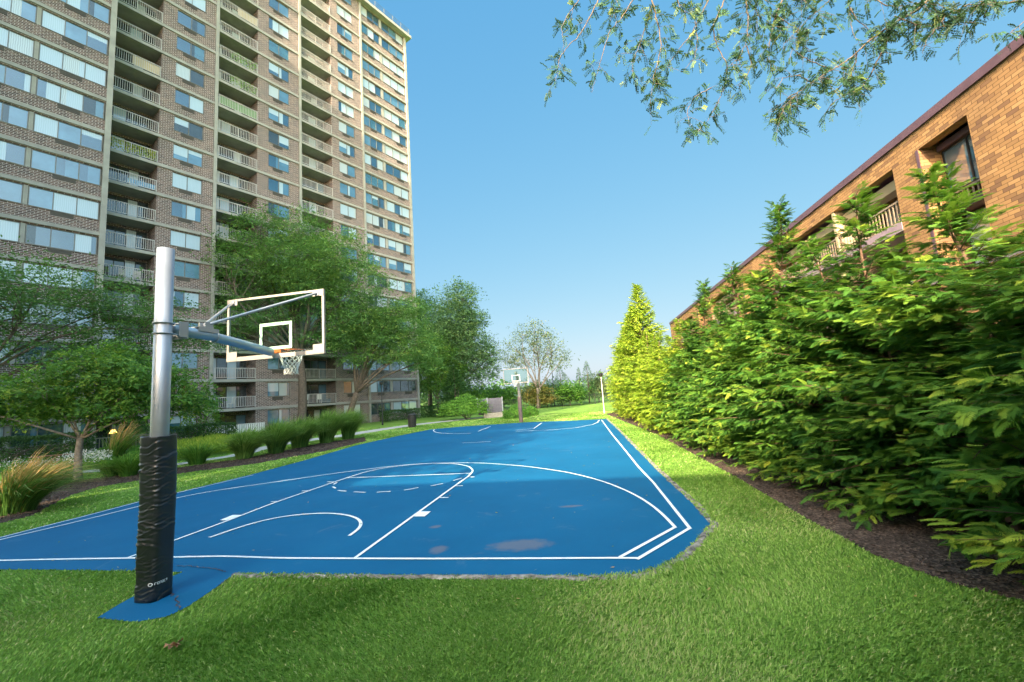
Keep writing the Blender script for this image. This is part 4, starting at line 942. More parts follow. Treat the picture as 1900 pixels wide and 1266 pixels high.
for (px, dep, h, r, mat, lb) in [(872, 66, 4.4, 2.3, 'yew', 'yellow green tree below the large dark tree, above the louvred enclosure'), (905, 72, 4.6, 2.5, 'cover', 'mid green tree low behind the louvred enclosure'), (935, 74, 4.4, 2.3, 'yew', 'light green tree behind the low round shrubs'), (850, 78, 6.2, 2.5, 'bluegreen', 'dull green tree seen under the large dark tree'), (790, 84, 6.5, 3.4, 'bluegreen', 'dark tree filling the gap beside the tower corner')]:
    p = DEP(px, 745, dep)
    tree('distant_tree', lb, p, [(0, 0, h*0.62, r*0.8, r*0.8, h*0.28), (-r*0.5, 0, h*0.45, r*0.6, r*0.6, h*0.22), (r*0.5, 0, h*0.5, r*0.6, r*0.6, h*0.24), (0, 0, h*0.3, r, r, h*0.16)], 420, 9, 0.36, mat, 'bark2', tr=0.12, fork=0.2, spray=0.7, minr=0.5)
# a far-off wood on the horizon
n = 9000; a = rng.random(n); P = np.c_[-140+300*a, 118+14*rng.random(n), (rng.random(n)**1.5)*(4.5+1.6*np.sin(a*60)+1.0*np.sin(a*173))]
V = leaves(P, randdir(n), randdir(n), 0.9+0.5*rng.random(n), 0.7+0.3*rng.random(n))
tag(link('far_wood', quads_mesh('far_wood', V, np.clip(0.5+0.2*rng.normal(size=n), 0, 1), M['bluegreen'])), 'hazy blue green belt of far trees on the horizon', 'woodland', None, 'stuff')

# shrubs: clipped hedges, yew, rounded bushes
def shrub(name, label, base, rx, ry, h, mat, n, leaf, cat='shrub', rz=0.0, boxy=False, under=0.0, group=None, layered=False, minr=0.5):
    t = empty(name, (base[0], base[1], 0), rz, label, cat, group)
    b = MB()
    for i in range(5):
        e_ = (rng.normal()*rx*0.45, rng.normal()*ry*0.4, h*0.7); b.tube(limb((rng.normal()*0.1, rng.normal()*0.1, -0.05), e_, 0.2, 5), np.linspace(0.05, 0.015, 5), 6)
    b.build('stem', M['bark'], t, smooth=True)
    if boxy:
        # points on the faces of a soft box plus some inside
        P = (rng.random((n, 3))*2-1); ax = rng.choice(3, n, p=[0.18, 0.42, 0.40]); sg = np.sign(rng.normal(size=n)); sg[ax == 2] = 1
        P[np.arange(n), ax] = sg*(0.86+0.14*rng.random(n)); q = P*[rx, ry, h/2]+[0, 0, h/2]
        q += np.c_[rng.normal(size=(n, 3))*0.03]; q[:, 2] += 0.05*np.sin(q[:, 0]*2.1)*(P[:, 2] > 0.5); q[:, 1] += 0.05*np.sin(q[:, 0]*3.3)
        nrm = np.zeros((n, 3)); nrm[np.arange(n), ax] = sg
    else:
        d = randdir(n); d[:, 2] = np.abs(d[:, 2])*0.999 if under == 0 else d[:, 2]; rad = 0.7+0.3*rng.random(n)**0.5
        lump = 1+0.12*np.sin(d[:, 0]*6+1)*np.cos(d[:, 1]*5)+0.08*np.sin(d[:, 2]*9+d[:, 0]*4)
        q = d*rad[:, None]*lump[:, None]*[rx, ry, h*(0.5 if under else 1.0)]
        if under: q[:, 2] += h*0.5
        if layered: q[:, 2] = h*0.25+q[:, 2]*0.8; q[:, 2] = np.round(q[:, 2]/0.28)*0.28+rng.normal(size=n)*0.05+0.1
        nrm = d
    q[:, 2] = np.maximum(q[:, 2], 0.03)
    D = unit(nrm*0.5+randdir(n)*0.9+[0, 0, 0.3 if not layered else 0.0]); Nn = unit(nrm+randdir(n)*0.7)
    L = leaf*(0.6+0.8*rng.random(n)); V = leaves(q, D, Nn, L, L*minr)
    link('foliage', quads_mesh('foliage', V, np.clip(0.5+0.18*rng.normal(size=n), 0, 1), M[mat]), t); return t
def between(a, b): a = np.array(a[:2]); b = np.array(b[:2]); return (a+b)/2, np.linalg.norm(b-a)/2, math.atan2(b[1]-a[1], b[0]-a[0])
c, L_, ang = between(G(-160, 878), G(140, 857)); shrub('clipped_hedge', 'long dark clipped hedge at the far left under the ground floor windows', c, L_+0.6, 0.6, 1.50, 'box', 17000, 0.11, 'hedge', ang, True)
c, L_, ang = between(G(215, 836), G(404, 822)); c2 = c
shrub('clipped_hedge', 'dark clipped hedge just right of the steel pole beside the white picket fence', G(362, 824), 2.6, 0.75, 1.35, 'box', 9000, 0.12, 'hedge', R(55), True)
shrub('clipped_hedge', 'clipped dark hedge at the foot of the tower near its right corner', TL(4.0, 2.6, 0), 3.9, 0.7, 1.15, 'box', 6500, 0.14, 'hedge', R(55.5), True)
shrub('clipped_hedge', 'low dark hedge beyond the tower corner behind the young locust', DEP(800, 760, 62), 3.5, 0.9, 1.3, 'box', 3500, 0.16, 'hedge', 0.1, True)
shrub('spreading_yew', 'wide flat topped bright green yew beside the louvred enclosure', at(866, 778), 2.6, 2.0, 1.95, 'yew', 9000, 0.17, 'shrub', 0, False, 0, None, True)
shrub('round_shrub', 'rounded green shrub left of the distant hoop pole', at(957, 776), 1.15, 0.9, 1.05, 'cover', 4500, 0.10)
shrub('round_shrub', 'smaller rounded shrub right of the distant hoop pole', at(985, 772), 0.75, 0.7, 0.85, 'cover', 2800, 0.10)
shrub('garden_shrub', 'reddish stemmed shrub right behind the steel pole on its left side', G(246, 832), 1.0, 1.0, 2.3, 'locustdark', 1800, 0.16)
shrub('garden_shrub', 'leafy shrub showing right of the steel pole above the clipped hedge', G(345, 826)+[0.0, 1.5, 0], 1.3, 1.2, 3.3, 'dogwood', 2600, 0.15, under=1)
# ornamental grasses
def grass_clump(name, label, base, h, spread, mat, n=420, w=0.012, group=None, bend=0.9, wind=(0.16, 0.05), plume=None, cat='ornamental grass'):
    t = empty(name, (base[0], base[1], 0), 0, label, cat, group)
    def blades(n, h0, mat, w, spread, nm, tint):
        a = rng.random(n)*6.283; r0_ = spread*0.38*np.sqrt(rng.random(n)); hh = h0*(0.6+0.45*rng.random(n)); out = spread*(0.25+1.15*rng.random(n))
        d = np.c_[np.cos(a), np.sin(a)]; jit = rng.random(n); w0 = np.array(wind); K = 5; pts = []
        for i in range(K+1):
            u = i/K; x = d*(r0_+out*u**1.5)[:, None]+w0*(u**1.6)*h0; z = hh*(u*1.45-bend*0.62*u**2.4*(0.45+jit*0.25+0.55*(out/spread)))
            pts.append(np.c_[x, np.maximum(z, 0.01)])
        s = np.c_[-d[:, 1], d[:, 0], np.zeros(n)]+rng.normal(size=(n, 3))*0.2; s = unit(s); V = []
        for i in range(K):
            wa = w*(1-(i/K)**2)+0.001; wb = w*(1-((i+1)/K)**2)+0.001
            V.append(np.stack([pts[i]-s*wa, pts[i]+s*wa, pts[i+1]+s*wb, pts[i+1]-s*wb], 1))
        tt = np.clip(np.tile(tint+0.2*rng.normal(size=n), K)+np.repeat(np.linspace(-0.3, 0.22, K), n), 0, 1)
        link(nm, quads_mesh(nm, np.concatenate(V), tt, M[mat]), t)
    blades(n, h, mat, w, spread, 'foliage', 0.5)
    if plume: blades(int(n*0.35), h*1.25, plume, w*1.6, spread*0.8, 'seed_head', 0.75)
    return t
for i, (px, py, h, r, lb) in enumerate([(453, 852, 1.25, 0.95, 'leftmost of the five green ornamental grass clumps beside the court'), (512, 842, 1.5, 1.0, 'second ornamental grass clump from the left, leaning right over the path'),
        (556, 831, 1.55, 1.15, 'third ornamental grass clump, set back behind its neighbours'), (606, 822, 1.8, 1.1, 'fourth ornamental grass clump, dense and upright near the bed end'), (646, 815, 1.75, 1.0, 'rightmost ornamental grass clump at the end of the mulch bed')]):
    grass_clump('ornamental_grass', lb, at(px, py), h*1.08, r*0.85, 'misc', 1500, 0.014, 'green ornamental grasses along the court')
grass_clump('ornamental_grass', 'tawny orange fountain grass at the left edge in the mulch bed', G(28, 952), 1.15, 0.95, 'misc', 900, 0.009, None, 1.0, (0.3, 0.2), 'tawny')
grass_clump('ornamental_grass', 'tawny feather grass in the garden behind the small tree', G(212, 860), 1.5, 0.7, 'misc', 350, 0.012, None, 0.6, (0.3, 0.1), 'tawny')
for (px, py, h, r, lb) in [(208, 884, 0.7, 0.6, 'dark green strappy plant right of the small tree trunk'), (238, 884, 0.85, 0.65, 'dark grassy clump left of the black pole pad'), (366, 862, 0.95, 0.75, 'dark grassy clump right of the black pole pad'), (108, 893, 0.5, 0.5, 'small leafy plant left of the small tree trunk')]:
    grass_clump('strappy_plant', lb, G(px, py), h, r, 'cover', 500, 0.012, None, 0.9, (0, 0), None, 'plant')
# planting beds as uncountable stuff
def bed(name, label, poly_px, n, h, mat, leaf, cat, tint=(0.5, 0.2), grassy=False, zmin=0.03):
    poly = [G(*p) for p in poly_px]; P = np.array([p[:2] for p in poly]); lo, hi = P.min(0), P.max(0); Q = lo+(hi-lo)*rng.random((n*3, 2)); Q = Q[inpoly(Q, poly)][:n]; k = len(Q)
    hh = h*(0.7+0.3*np.sin(Q[:, 0]*1.9)*np.cos(Q[:, 1]*1.4)); z = zmin+hh*rng.random(k)**0.6
    D = randdir(k); D[:, 2] = np.abs(D[:, 2])*(1.6 if grassy else 0.8); D = unit(D); L = leaf*(0.6+0.8*rng.random(k))
    V = leaves(np.c_[Q, z], D, randdir(k), L, L*(0.12 if grassy else 0.55))
    tag(link(name, quads_mesh(name, V, np.clip(tint[0]+tint[1]*rng.normal(size=k), 0, 1), M[mat])), label, cat, None, 'stuff')
bed('ground_cover', 'leafy green ground cover filling the garden left of the pole', [(-80, 893), (60, 884), (140, 874), (300, 858), (300, 828), (140, 846), (0, 858), (-80, 862)], 26000, 0.40, 'cover', 0.12, 'ground cover')
bed('daylily_bed', 'yellow green daylily bed right of the pole in front of the clipped hedge', [(315, 858), (440, 840), (450, 818), (400, 817), (318, 832)], 22000, 0.45, 'daylily', 0.30, 'plants', (0.55, 0.22), True)
bed('daylily_bed', 'green planting strip in front of the picket fence behind the grass clumps', [(440, 838), (560, 815), (640, 800), (640, 794), (540, 800), (440, 812)], 12000, 0.30, 'daylily', 0.25, 'plants', (0.35, 0.2), True)
bed('flower_bed', 'pink and white flowers bordering the path at the far left', [(-60, 894), (60, 886), (110, 879), (110, 868), (60, 872), (-60, 878)], 800, 0.50, 'petal', 0.06, 'flowers', (0.25, 0.25), False, 0.25)
bed('flower_bed', 'white flowers on both sides of the small tree trunk', [(115, 878), (205, 869), (212, 858), (160, 862), (115, 868)], 1100, 0.55, 'petal', 0.06, 'flowers', (0.75, 0.15), False, 0.3)
# ------------------------------------------------------------------ site furniture
a, c = G(55, 866, 0), G(147, 858, 0); mid, L_, ang = between(a, c)
t = empty('bench', (mid[0], mid[1], 0), ang, 'low reddish wooden bench in front of the dark hedge left of the small tree', 'bench')
s = MB()
for i in range(3): s.box(-L_, L_, -0.2+i*0.14, -0.07+i*0.14, 0.46, 0.50)
s.build('seat', M['wood'], t)
for x in (-L_*0.75, L_*0.75): s = MB(); s.box(x-0.05, x+0.05, -0.18, 0.18, 0, 0.459); s.box(x-0.12, x+0.12, -0.1, 0.1, 0, 0.04); s.build('leg', M['darkmetal'], t)
def lamp_post(label, base, h, mat, head='box', r=0.05):
    t = empty('street_lamp', (base[0], base[1], 0), 0, label, 'lamp post')
    s = MB(); s.tube([(0, 0, 0), (0, 0, 0.25), (0, 0, 0.26), (0, 0, h)], [r*1.7, r*1.6, r, r*0.8], 10); s.build('post', M[mat], t, smooth=True)
    s = MB()
    if head == 'globe':
        K = 8; vs = []; fs = []
        for i in range(K+1):
            for j in range(12): a_ = math.pi*i/K; b_ = 2*math.pi*j/12; vs.append((0.15*math.sin(a_)*math.cos(b_), 0.15*math.sin(a_)*math.sin(b_), h+0.14+0.15*math.cos(a_)))
        fs = [(i*12+j, i*12+(j+1) % 12, (i+1)*12+(j+1) % 12, (i+1)*12+j) for i in range(K) for j in range(12)]; s.add(vs, fs); s.build('globe', M['white'], t, smooth=True)
    else:
        s.tube([(0, 0, h), (0, 0, h+0.10), (0, 0, h+0.28), (0, 0, h+0.34)], [r*1.2, 0.16, 0.20, 0.03], 8); s.build('lantern', M['darkmetal'], t)
    return t
lamp_post('dark lamp post on the grass left of the tower corner', at(710, 789), 3.9, 'darkmetal')
lamp_post('pale slim lamp post at the far end of the hedge', at(1121.5, 768), 3.1, 'railpaint', r=0.042)
lamp_post('white globe lamp on a pale post half hidden behind the steel pole', G(310, 846), 4.4, 'galv', 'globe', 0.07)
s = DEP(1029, 748, 66); lamp_post('thin dark far lamp post above the rusty brown tree', s, 5.8, 'darkmetal', r=0.06)
t = empty('litter_bin', tuple(at(765, 793)), 0, 'black round litter bin beside the path left of the court', 'bin')
s = MB(); s.tube([(0, 0, 0), (0, 0, 0.05), (0, 0, 0.95)], [0.27, 0.29, 0.31], 20); s.build('bin_body', M['canplastic'], t)
s = MB()
for i in range(20): a_ = i*math.pi/10; s.tube([(0.318*math.cos(a_), 0.318*math.sin(a_), 0.08), (0.325*math.cos(a_), 0.325*math.sin(a_), 0.93)], 0.014, 5)
s.build('slats', M['darkmetal'], t)
s = MB(); s.tube([(0, 0, 0.951), (0, 0, 1.0), (0, 0, 1.08), (0, 0, 1.12)], [0.34, 0.35, 0.24, 0.10], 20); s.build('lid', M['canplastic'], t)
# louvred equipment enclosure
b = at(919, 775); t = empty('louvred_enclosure', (b[0], b[1], 0), 0.12, 'grey louvred equipment enclosure on a block base beside the yew', 'enclosure')
s = MB(); s.box(-1.1, 0.80, 0, 2.4, 0, 0.48); s.build('base', M['stone'], t)
s = MB()
for i in range(12): s.box(-0.63, 0.74, 0.04, 0.10, 0.56+i*0.115, 0.63+i*0.115)
s.build('louvres', M['louver'], t)
s = MB()
for i in range(12): s.box(-1.62, -0.76, 0.05, 0.11, 0.56+i*0.115, 0.63+i*0.115)
s.box(-1.6, 0.78, 0.9, 0.95, 0.3, 1.90); s.build('side_louvres', M['louver'], t)
for x in (-0.70, 0.78, -1.66): s = MB(); s.box(x-0.05, x+0.05, 0.02, 0.13, 0.481, 1.98); s.build('post', M['galv'], t)
# boundary fence at the far end
fa = DEP(922, 750, 60); fb = DEP(1125, 742, 64); t = empty('boundary_fence', (fa[0], fa[1], 0), math.atan2(fb[1]-fa[1], fb[0]-fa[0]), 'dark see-through boundary fence across the far lawn', 'fence')
L_ = np.linalg.norm((fb-fa)[:2])+8
s = MB(); s.tube([(0, 0, 1.45), (L_, 0, 1.45)], 0.025, 5); s.tube([(0, 0, 0.12), (L_, 0, 0.12)], 0.02, 5); s.build('rail', M['darkmetal'], t)
s = MB(); n_ = int(L_/2.4)
for i in range(n_+1):
    s = MB(); s.tube([(i*L_/n_, 0, 0), (i*L_/n_, 0, 1.52)], 0.04, 6); s.build('post', M['darkmetal'], t)
s = MB()
for i in range(int(L_/0.13)): s.box(i*0.13, i*0.13+0.025, -0.008, 0.008, 0.14, 1.43)
o = s.build('infill', M['darkmetal'], t)
# low garden rail and lit lamp by the ground floor patio behind the small tree
t = empty('patio_railing', (G(232, 838)[0], G(232, 838)[1], 0), R(52), 'dark patio railing behind the small tree', 'fence')
s = MB(); s.box(-2.2, 2.2, -0.03, 0.03, 1.0, 1.07); s.box(-2.2, 2.2, -0.02, 0.02, 0.1, 0.14); s.build('rail', M['winframe'], t)
s = MB()
for i in range(26): s.box(-2.18+i*0.17, -2.14+i*0.17, -0.015, 0.015, 0.1405, 0.9995)
s.build('balusters', M['winframe'], t)
chair(tuple(G(226, 846)), R(230), M['white'], 'white metal garden chair in front of the patio railing behind the small tree')
lp = DEP(210, 801, 30.0); t = empty('patio_lamp', (lp[0], lp[1], 0), 0, 'small glowing yellow lamp on the ground floor patio behind the small tree', 'lamp')
s = MB(); s.tube([(0, 0, 0), (0, 0, lp[2]-0.12)], 0.02, 6); s.build('stand', M['darkmetal'], t)
s = MB(); s.tube([(0, 0, lp[2]-0.12), (0, 0, lp[2]+0.12)], [0.22, 0.1], 12); s.build('lamp_shade', M['lamplit'], t)

# ------------------------------------------------------------------ evergreen hedge on the right
def frond_template(k=8):
    T = []
    for i in range(k):
        x = 0.12+0.74*i/(k-1); l = 0.42*(1-0.62*i/(k-1))
        for s in (-1, 1):
            a = R(42-8*i/(k-1))*s; T.append((x, 0, math.cos(a), math.sin(a), l, 0.072))
    T.append((0.0, 0, 1, 0, 0.5, 0.05)); T.append((0.45, 0, 1, 0, 0.55, 0.10)); return np.array(T)
FT = frond_template()
def fronds(P, X, Z, L):
    """P base, X direction, Z plane normal, L length -> quads"""
    Y = unit(np.cross(Z, X)); out = []
    for (x, y, dx, dy, l, w) in FT:
        jl = 1+0.15*rng.normal(size=(len(P), 1)); Lc = L[:, None]
        def pt(u, v, t): return P+Lc*(X*u+Y*v-Z*(0.30*u*u+0.10*abs(v))+Z*t)
        bx, by = x, y; ex, ey = x+dx*l, y+dy*l; mx_, my_ = x+dx*l*0.45, y+dy*l*0.45; nx, ny = -dy*w/2, dx*w/2
        out.append(np.stack([pt(bx, by, 0), pt(mx_+nx, my_+ny, 0.01), P+Lc*(X*(x+(ex-x)*jl)+Y*(ey*jl)-Z*0.30*ex*ex-Z*0.12*abs(ey)), pt(mx_-nx, my_-ny, 0.01)], 1))
    return np.concatenate(out)
def hedge_mesh(h, r, nb, seed, dense=1.0):
    global rng
    spindly = h < 7
    keep = rng; rng = np.random.default_rng(seed); tb = MB(); wob = rng.normal(size=2)*0.10
    zs = np.linspace(-0.05, h*0.99, 9); tr = [(wob[0]*math.sin(q), wob[1]*math.sin(q*1.3), q) for q in zs]
    tb.tube(tr, [0.06*(1-i/9.0)**1.3+0.007 for i in range(9)], 8)
    Ps, Xs, Zs, Ls, Tt = [], [], [], [], []
    for i in range(nb):
        u = (i+rng.random())/nb; z = 0.12+(h-0.2)*u**0.92; q = z/h
        prof = (0.80+0.28*min(1, q*4))*(1-max(0, (q-0.30)/0.70)**1.25)*(0.80+0.35*rng.random())
        if spindly:
            th_ = min(1, max(0, (q-0.60)/0.18)); prof *= 1-0.22*th_*th_*(3-2*th_)
            if q > 0.70 and rng.random() < 0.62: continue
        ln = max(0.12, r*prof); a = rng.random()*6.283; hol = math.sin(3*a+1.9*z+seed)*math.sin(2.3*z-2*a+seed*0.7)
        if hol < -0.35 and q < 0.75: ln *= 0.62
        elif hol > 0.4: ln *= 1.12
        el = 0.05+0.55*q+0.2*rng.normal()*0.5
        d = np.array([math.cos(a)*math.cos(el), math.sin(a)*math.cos(el), math.sin(el)]); b0 = np.array([wob[0]*math.sin(z), wob[1]*math.sin(z*1.3), z])
        K = 6; t_ = np.linspace(0, 1, K); pts = b0+d*ln*t_[:, None]; pts[:, 2] -= 0.16*ln*t_**2*(1-q)
        if i % 2 == 0 or q > 0.6: tb.tube(pts, np.linspace(0.014*(1.2-q)+0.004, 0.003, K), 4)
        nf = int((7+ln*20)*dense*(0.75 if spindly and q > 0.6 else 1)); st = 0.25 if q < 0.75 else 0.08
        for j in range(nf):
            v = st+(1-st)*(j+rng.random())/nf; p = b0+d*ln*v; p[2] -= 0.16*ln*v*v*(1-q)
            s = 1 if j % 2 else -1; sd = np.array([-math.sin(a), math.cos(a), 0])*s; x = d*0.85+sd*(0.75*(1.1-v*0.6))+rng.normal(size=3)*0.28; x[2] -= 0.12+0.25*rng.random()
            zn = np.array([0, 0, 1.0])+rng.normal(size=3)*0.62+d*0.7
            Ps.append(p); Xs.append(x); Zs.append(zn); Ls.append((0.12+0.13*rng.random())*(1.0 if q < 0.8 else 0.75)); Tt.append(0.30+0.26*v+0.14*rng.normal()+0.16*hol)  # tint stands in for light: paler outward, darker in hollows
        Ps.append(b0+d*ln*0.95); Xs.append(d); Zs.append([0, 0, 1.0]); Ls.append(0.26); Tt.append(0.7)
    for j in range(12):
        z = h*(0.90+0.10*j/12); a = rng.random()*6.28; Ps.append([0, 0, z]); Xs.append([math.cos(a)*0.6, math.sin(a)*0.6, 0.8]); Zs.append([-math.cos(a), -math.sin(a), 0.8]); Ls.append(0.2); Tt.append(0.7)
    P, X, Z, L = np.array(Ps), unit(np.array(Xs)), np.array(Zs), np.array(Ls); Z = unit(Z-X*(Z*X).sum(1, keepdims=True))
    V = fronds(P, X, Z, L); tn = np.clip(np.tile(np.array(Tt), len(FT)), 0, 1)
    rng = keep; return tb, V, tn
var = []
for sd, (h, r, nb) in enumerate([(6.0, 1.38, 520), (5.2, 1.42, 480), (6.2, 1.28, 520), (5.4, 1.38, 490), (8.2, 1.75, 560)]):
    tb, V, tn = hedge_mesh(h, r, nb, 100+sd)
    var.append((h, tb.mesh('trunk', [M['barkred']], True), quads_mesh('crown', V, tn, M['hedgeleaf']), quads_mesh('crown', V, tn, M['hedgesunlit'])))
rows = [(-2.7, 3.7, 1), (-1.2, 3.9, 3), (0.35, 4.5, 2), (1.9, 4.9, 0), (3.2, 4.6, 1), (4.6, 5.8, 2), (5.8, 4.6, 3), (7.0, 5.2, 0), (8.4, 4.3, 1), (9.9, 5.4, 2), (11.5, 4.4, 3), (13.0, 4.7, 0), (14.6, 4.2, 1), (16.3, 4.4, 3),
        (18.0, 4.7, 2), (20.0, 5.2, 0), (22.4, 8.5, 4), (24.8, 7.6, 4), (27.3, 7.4, 4), (29.7, 6.8, 4), (32.0, 6.0, 4)]
ordw = ['nearest', 'second', 'third', 'fourth', 'fifth', 'sixth', 'seventh', 'eighth', 'ninth', 'tenth', 'eleventh', 'twelfth', 'thirteenth', 'fourteenth', 'fifteenth', 'sixteenth']
def edgeX(y): return np.interp(y, [-4, 0.3, 4.7, 12, 34], [8.75, 8.6, 8.4, 7.8, 6.25])
for i, (y, h, vi) in enumerate(rows):
    vh, tm, cm, cm2 = var[vi]; sc = h/vh; X = edgeX(y)+1.08*(1.0 if vi < 4 else 1.25)+rng.normal()*0.05
    p = cw(X, y)
    if i < 16: lb = f"{ordw[i]} evergreen of the right hand hedge row, counted from the viewer"
    elif i == 16: lb = 'tallest pointed evergreen of the hedge row, standing above its neighbours near the far end'
    else: lb = ['', '', '', '', '', '', '', 'evergreen just beyond the tallest one in the hedge row', 'third sunlit evergreen from the far end of the hedge row', 'last but one evergreen at the far end of the hedge row', 'farthest sunlit evergreen of the hedge row beside the pale lamp post'][i-10]
    t = empty('arborvitae', (p[0], p[1], 0), rng.random()*6.28, lb, 'evergreen tree', 'evergreens of the right hand hedge row')
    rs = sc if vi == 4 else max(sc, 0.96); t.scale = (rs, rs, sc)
    link('trunk', tm, t); link('crown', cm2 if i >= 11 else cm, t)  # farther trees take the crown with painted sunlight

# ------------------------------------------------------------------ honey locust overhead on the right, its boughs hanging into view
tp_ = cw(10.6, -10.0); OT = empty('honey_locust', (tp_[0], tp_[1], 0), 0, 'thin honey locust boughs hanging into the top right against the sky', 'tree')
off = np.array([tp_[0], tp_[1], 0.0])
brs = [([(1085, -30), (1075, 0), (1052, 30), (1042, 50), (1046, 85)], 8.2, 1.2), ([(1120, -25), (1108, 5), (1085, 50), (1070, 72), (1058, 80), (1038, 108), (1031, 148)], 8.0, 1.1), ([(1200, -40), (1175, 0), (1152, 35), (1130, 60), (1118, 100), (1108, 135), (1098, 172)], 7.8, 0.7),
       ([(1205, -40), (1210, 0), (1222, 50), (1227, 90), (1212, 145), (1206, 198)], 8.1, 1.5), ([(1210, 10), (1195, 60), (1178, 105), (1172, 130)], 8.1, 2.2), ([(1330, -30), (1315, 0), (1297, 35), (1285, 60), (1260, 92), (1240, 122), (1214, 148)], 8.3, 0.9),
       ([(1290, 40), (1294, 75), (1290, 105), (1268, 132)], 8.3, 0.9), ([(1350, -40), (1345, 0), (1322, 50), (1330, 85), (1350, 122), (1345, 160), (1332, 190), (1312, 225), (1294, 246)], 7.9, 0.9), ([(1320, 163), (1290, 180), (1275, 205), (1280, 235)], 7.9, 1.6),
       ([(1390, -40), (1385, 0), (1388, 40), (1385, 80), (1370, 110), (1350, 124)], 7.7, 1.7), ([(1385, 85), (1395, 120), (1380, 150), (1365, 160)], 7.7, 1.0), ([(1460, -40), (1450, 0), (1435, 45), (1428, 80), (1422, 115)], 7.6, 2.4), ([(1440, 30), (1475, 50), (1500, 70), (1490, 90)], 7.6, 1.8),
       ([(1552, -40), (1540, 0), (1505, 30), (1475, 60), (1455, 80)], 7.5, 2.0), ([(1578, -40), (1574, 0), (1578, 30), (1582, 60), (1594, 80)], 7.4, 0.5), ([(1578, 15), (1590, 38), (1612, 55)], 7.4, 0.5),
       ([(1745, -50), (1722, 0), (1700, 20), (1660, 42), (1620, 70), (1582, 104), (1545, 130), (1510, 150), (1482, 172), (1450, 200)], 7.2, 3.4), ([(1660, 42), (1640, 90), (1615, 140), (1595, 165), (1545, 190), (1542, 195)], 7.2, 1.8), ([(1590, 100), (1580, 140), (1555, 165)], 7.2, 1.6),
       ([(1900, 2), (1860, 6), (1820, 4), (1790, 12), (1755, 30), (1722, 70), (1712, 100)], 7.0, 1.3), ([(1722, 0), (1740, 22), (1790, 40), (1815, 42)], 7.0, 2.0), ([(1545, 130), (1500, 112), (1470, 92), (1465, 110)], 7.2, 0.8), ([(1505, 152), (1480, 140), (1452, 145), (1442, 165)], 7.2, 1.2),
       ([(1480, 172), (1465, 180), (1448, 205), (1446, 215)], 7.2, 2.2), ([(1660, 30), (1700, 45), (1745, 50), (1790, 45)], 7.0, 2.2), ([(1600, -20), (1640, 10), (1690, 12), (1740, 5)], 7.1, 2.6), ([(1935, 25), (1900, 42), (1885, 52), (1874, 62)], 6.8, 1.2), ([(1420, -20), (1400, 10), (1410, 35)], 7.7, 3.0), ([(1250, -20), (1260, 10), (1270, 30)], 8.3, 2.2), ([(1130, -20), (1150, 10), (1140, 25)], 8.1, 1.6), ([(1480, -15), (1500, 10), (1520, 25)], 7.5, 2.4), ([(1840, -20), (1830, 5), (1800, 15)], 7.0, 2.2)]
tbm = MB(); LQ = []; LTn = []
def pinnate(p, d, L, tint):
    """one compound leaf: rachis with leaflet pairs"""
    d = unit(d); up = unit(rng.normal(size=3)+np.array([0, 0, 0.8])); sd = unit(np.cross(d, up)); n_ = 8; Pb, Dd = [], []
    for i in range(n_):
        x = 0.12+0.88*i/n_; q = p+d*L*x-np.array([0, 0, 0.25*L*x*x])
        for s in (-1, 1): Pb.append(q); Dd.append(sd*s*0.85+d*0.5+rng.normal(size=3)*0.15)
    Pb = np.array(Pb); Dd = unit(np.array(Dd)); V = leaves(Pb, Dd, np.tile(up, (len(Pb), 1)), 0.042+0*Pb[:, 0], 0.019+0*Pb[:, 0]); LQ.append(V); LTn.extend([tint]*len(Pb))
forkp = tp_+np.array([0, 0, 7.6]); fork_pts = []
for (px, dep, den) in brs:
    wp = [DEP(x, y, dep-0.25*j/len(px)+0.04*rng.normal()) for j, (x, y) in enumerate(px)]; wp = dense_ = np.array(wp)
    # densify
    Q = [];
    for a_, b_ in zip(wp[:-1], wp[1:]):
        k_ = max(1, int(np.linalg.norm(b_-a_)/0.06)); Q += [a_+(b_-a_)*i/k_ for i in range(k_)]
    Q.append(wp[-1]); Q = np.array(Q); Q[1:-1] += rng.normal(size=(len(Q)-2, 3))*0.006
    r1 = 0.011+0.004*den*(len(Q) > 25); tbm.tube(Q-off, np.linspace(r1, 0.003, len(Q)), 5); fork_pts.append(wp[0])
    L_ = 0.06*len(Q); ns = int(L_*den*22)
    ntw = max(2, int(L_*7.0*min(2.6, den)))
    for _ in range(ntw):
        i = min(int(len(Q)*(rng.random()**0.75)), len(Q)-1); d = unit(rng.normal(size=3)*[1, 0.8, 0.7]+[0, 0, -0.35]); tl = (0.10+0.22*rng.random())*min(1.5, 0.7+den*0.3)
        tp2 = [Q[i]+d*tl*u_-np.array([0, 0, 0.25*tl*u_*u_]) for u_ in (0, 0.35, 0.7, 1.0)]; tbm.tube([q_-off for q_ in tp2], [0.0035, 0.003, 0.0024, 0.0015], 4)
        for u_ in (0.3, 0.5, 0.7, 0.85, 1.0):
            if rng.random() < 0.85:
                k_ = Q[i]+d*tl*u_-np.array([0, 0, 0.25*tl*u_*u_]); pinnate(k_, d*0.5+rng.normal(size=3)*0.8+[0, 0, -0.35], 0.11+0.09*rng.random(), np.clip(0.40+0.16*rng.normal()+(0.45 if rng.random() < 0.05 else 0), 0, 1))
    for _ in range(int(L_*4)):
        i = rng.integers(len(Q)); pinnate(Q[i], rng.normal(size=3)+[0, 0, -0.4], 0.10+0.08*rng.random(), np.clip(0.4+0.15*rng.normal(), 0, 1))
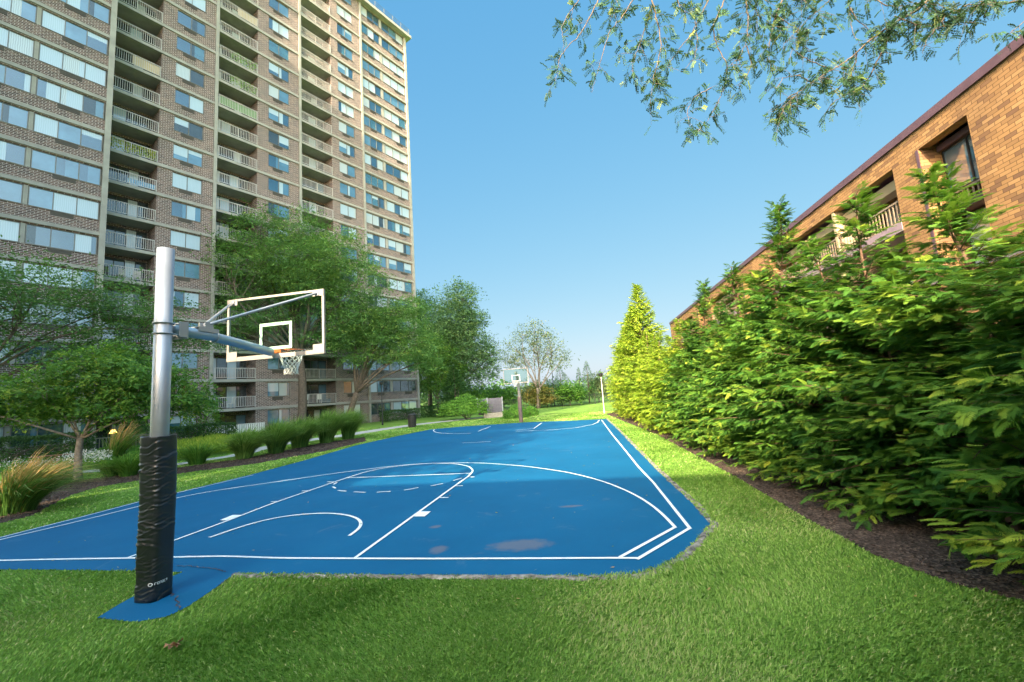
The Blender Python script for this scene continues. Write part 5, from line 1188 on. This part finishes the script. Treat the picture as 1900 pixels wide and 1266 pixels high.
# limbs from the trunk to the hanging boughs (over the viewer's head) and the rest of the crown
tbm.tube([p_-off for p_ in limb(tp_-[0, 0, 0.1], forkp, 0.04, 8)], np.linspace(0.24, 0.16, 8), 12)
hubs = [DEP(1250, -330, 7.6), DEP(1480, -320, 7.2), DEP(1760, -300, 6.6)]
for hb in hubs: tbm.tube(limb(forkp, hb, 0.06, 10)-off, np.linspace(0.10, 0.035, 10), 8)
for fp in fork_pts:
    hb = min(hubs, key=lambda q: np.linalg.norm(q-fp))
    if (fp-CAM)@upv/((fp-CAM)@fwd)*F > 633: tbm.tube(limb(hb, fp, 0.05, 6)-off, np.linspace(0.02, 0.011, 6), 5)
for _ in range(1500):
    hb = hubs[rng.integers(3)] if rng.random() < 0.45 else forkp+np.array([0, 0, 2.6]); q = hb+unit(rng.normal(size=3))*[2.1, 2.1, 0.9]*rng.random()**0.4+[0, 0, 0.9]
    rel = q-CAM; dz = rel@fwd
    if dz > 0.2 and rel@upv/dz*F < 700: continue
    for s_ in range(2): pinnate(q+rng.normal(size=3)*0.1, rng.normal(size=3), 0.22, 0.45)
for _ in range(26):
    e_ = forkp+unit(rng.normal(size=3))*[3.2, 3.2, 1.2]+[0, 0, 2.2]; rel = e_-CAM
    if rel@fwd > 0.2 and rel@upv/(rel@fwd)*F < 760: continue
    tbm.tube(limb(forkp, e_, 0.15, 7)-off, np.linspace(0.07, 0.015, 7), 6)
tbm.build('trunk', M['bark'], OT, smooth=True)
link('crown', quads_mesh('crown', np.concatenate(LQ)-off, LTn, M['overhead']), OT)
# tall locust out of the picture on the left whose crown breaks the light on the court
tree('honey_locust', 'tall honey locust left of and behind the viewpoint, out of the picture', cw(-11.6, -12.5),
     [(0, 0, 13, 4.0, 4.0, 3.0), (1.5, 0.5, 17, 3.6, 3.6, 2.6), (-1.0, 0.5, 20.5, 2.8, 2.8, 2.4), (0, 0, 24.0, 2.2, 2.2, 2.2), (3.5, 0, 12.2, 3.3, 3.0, 3.2)], 2600, 13, 0.34, 'locust', 'bark', tr=0.4, fork=0.35, spray=1.0, minr=0.45)
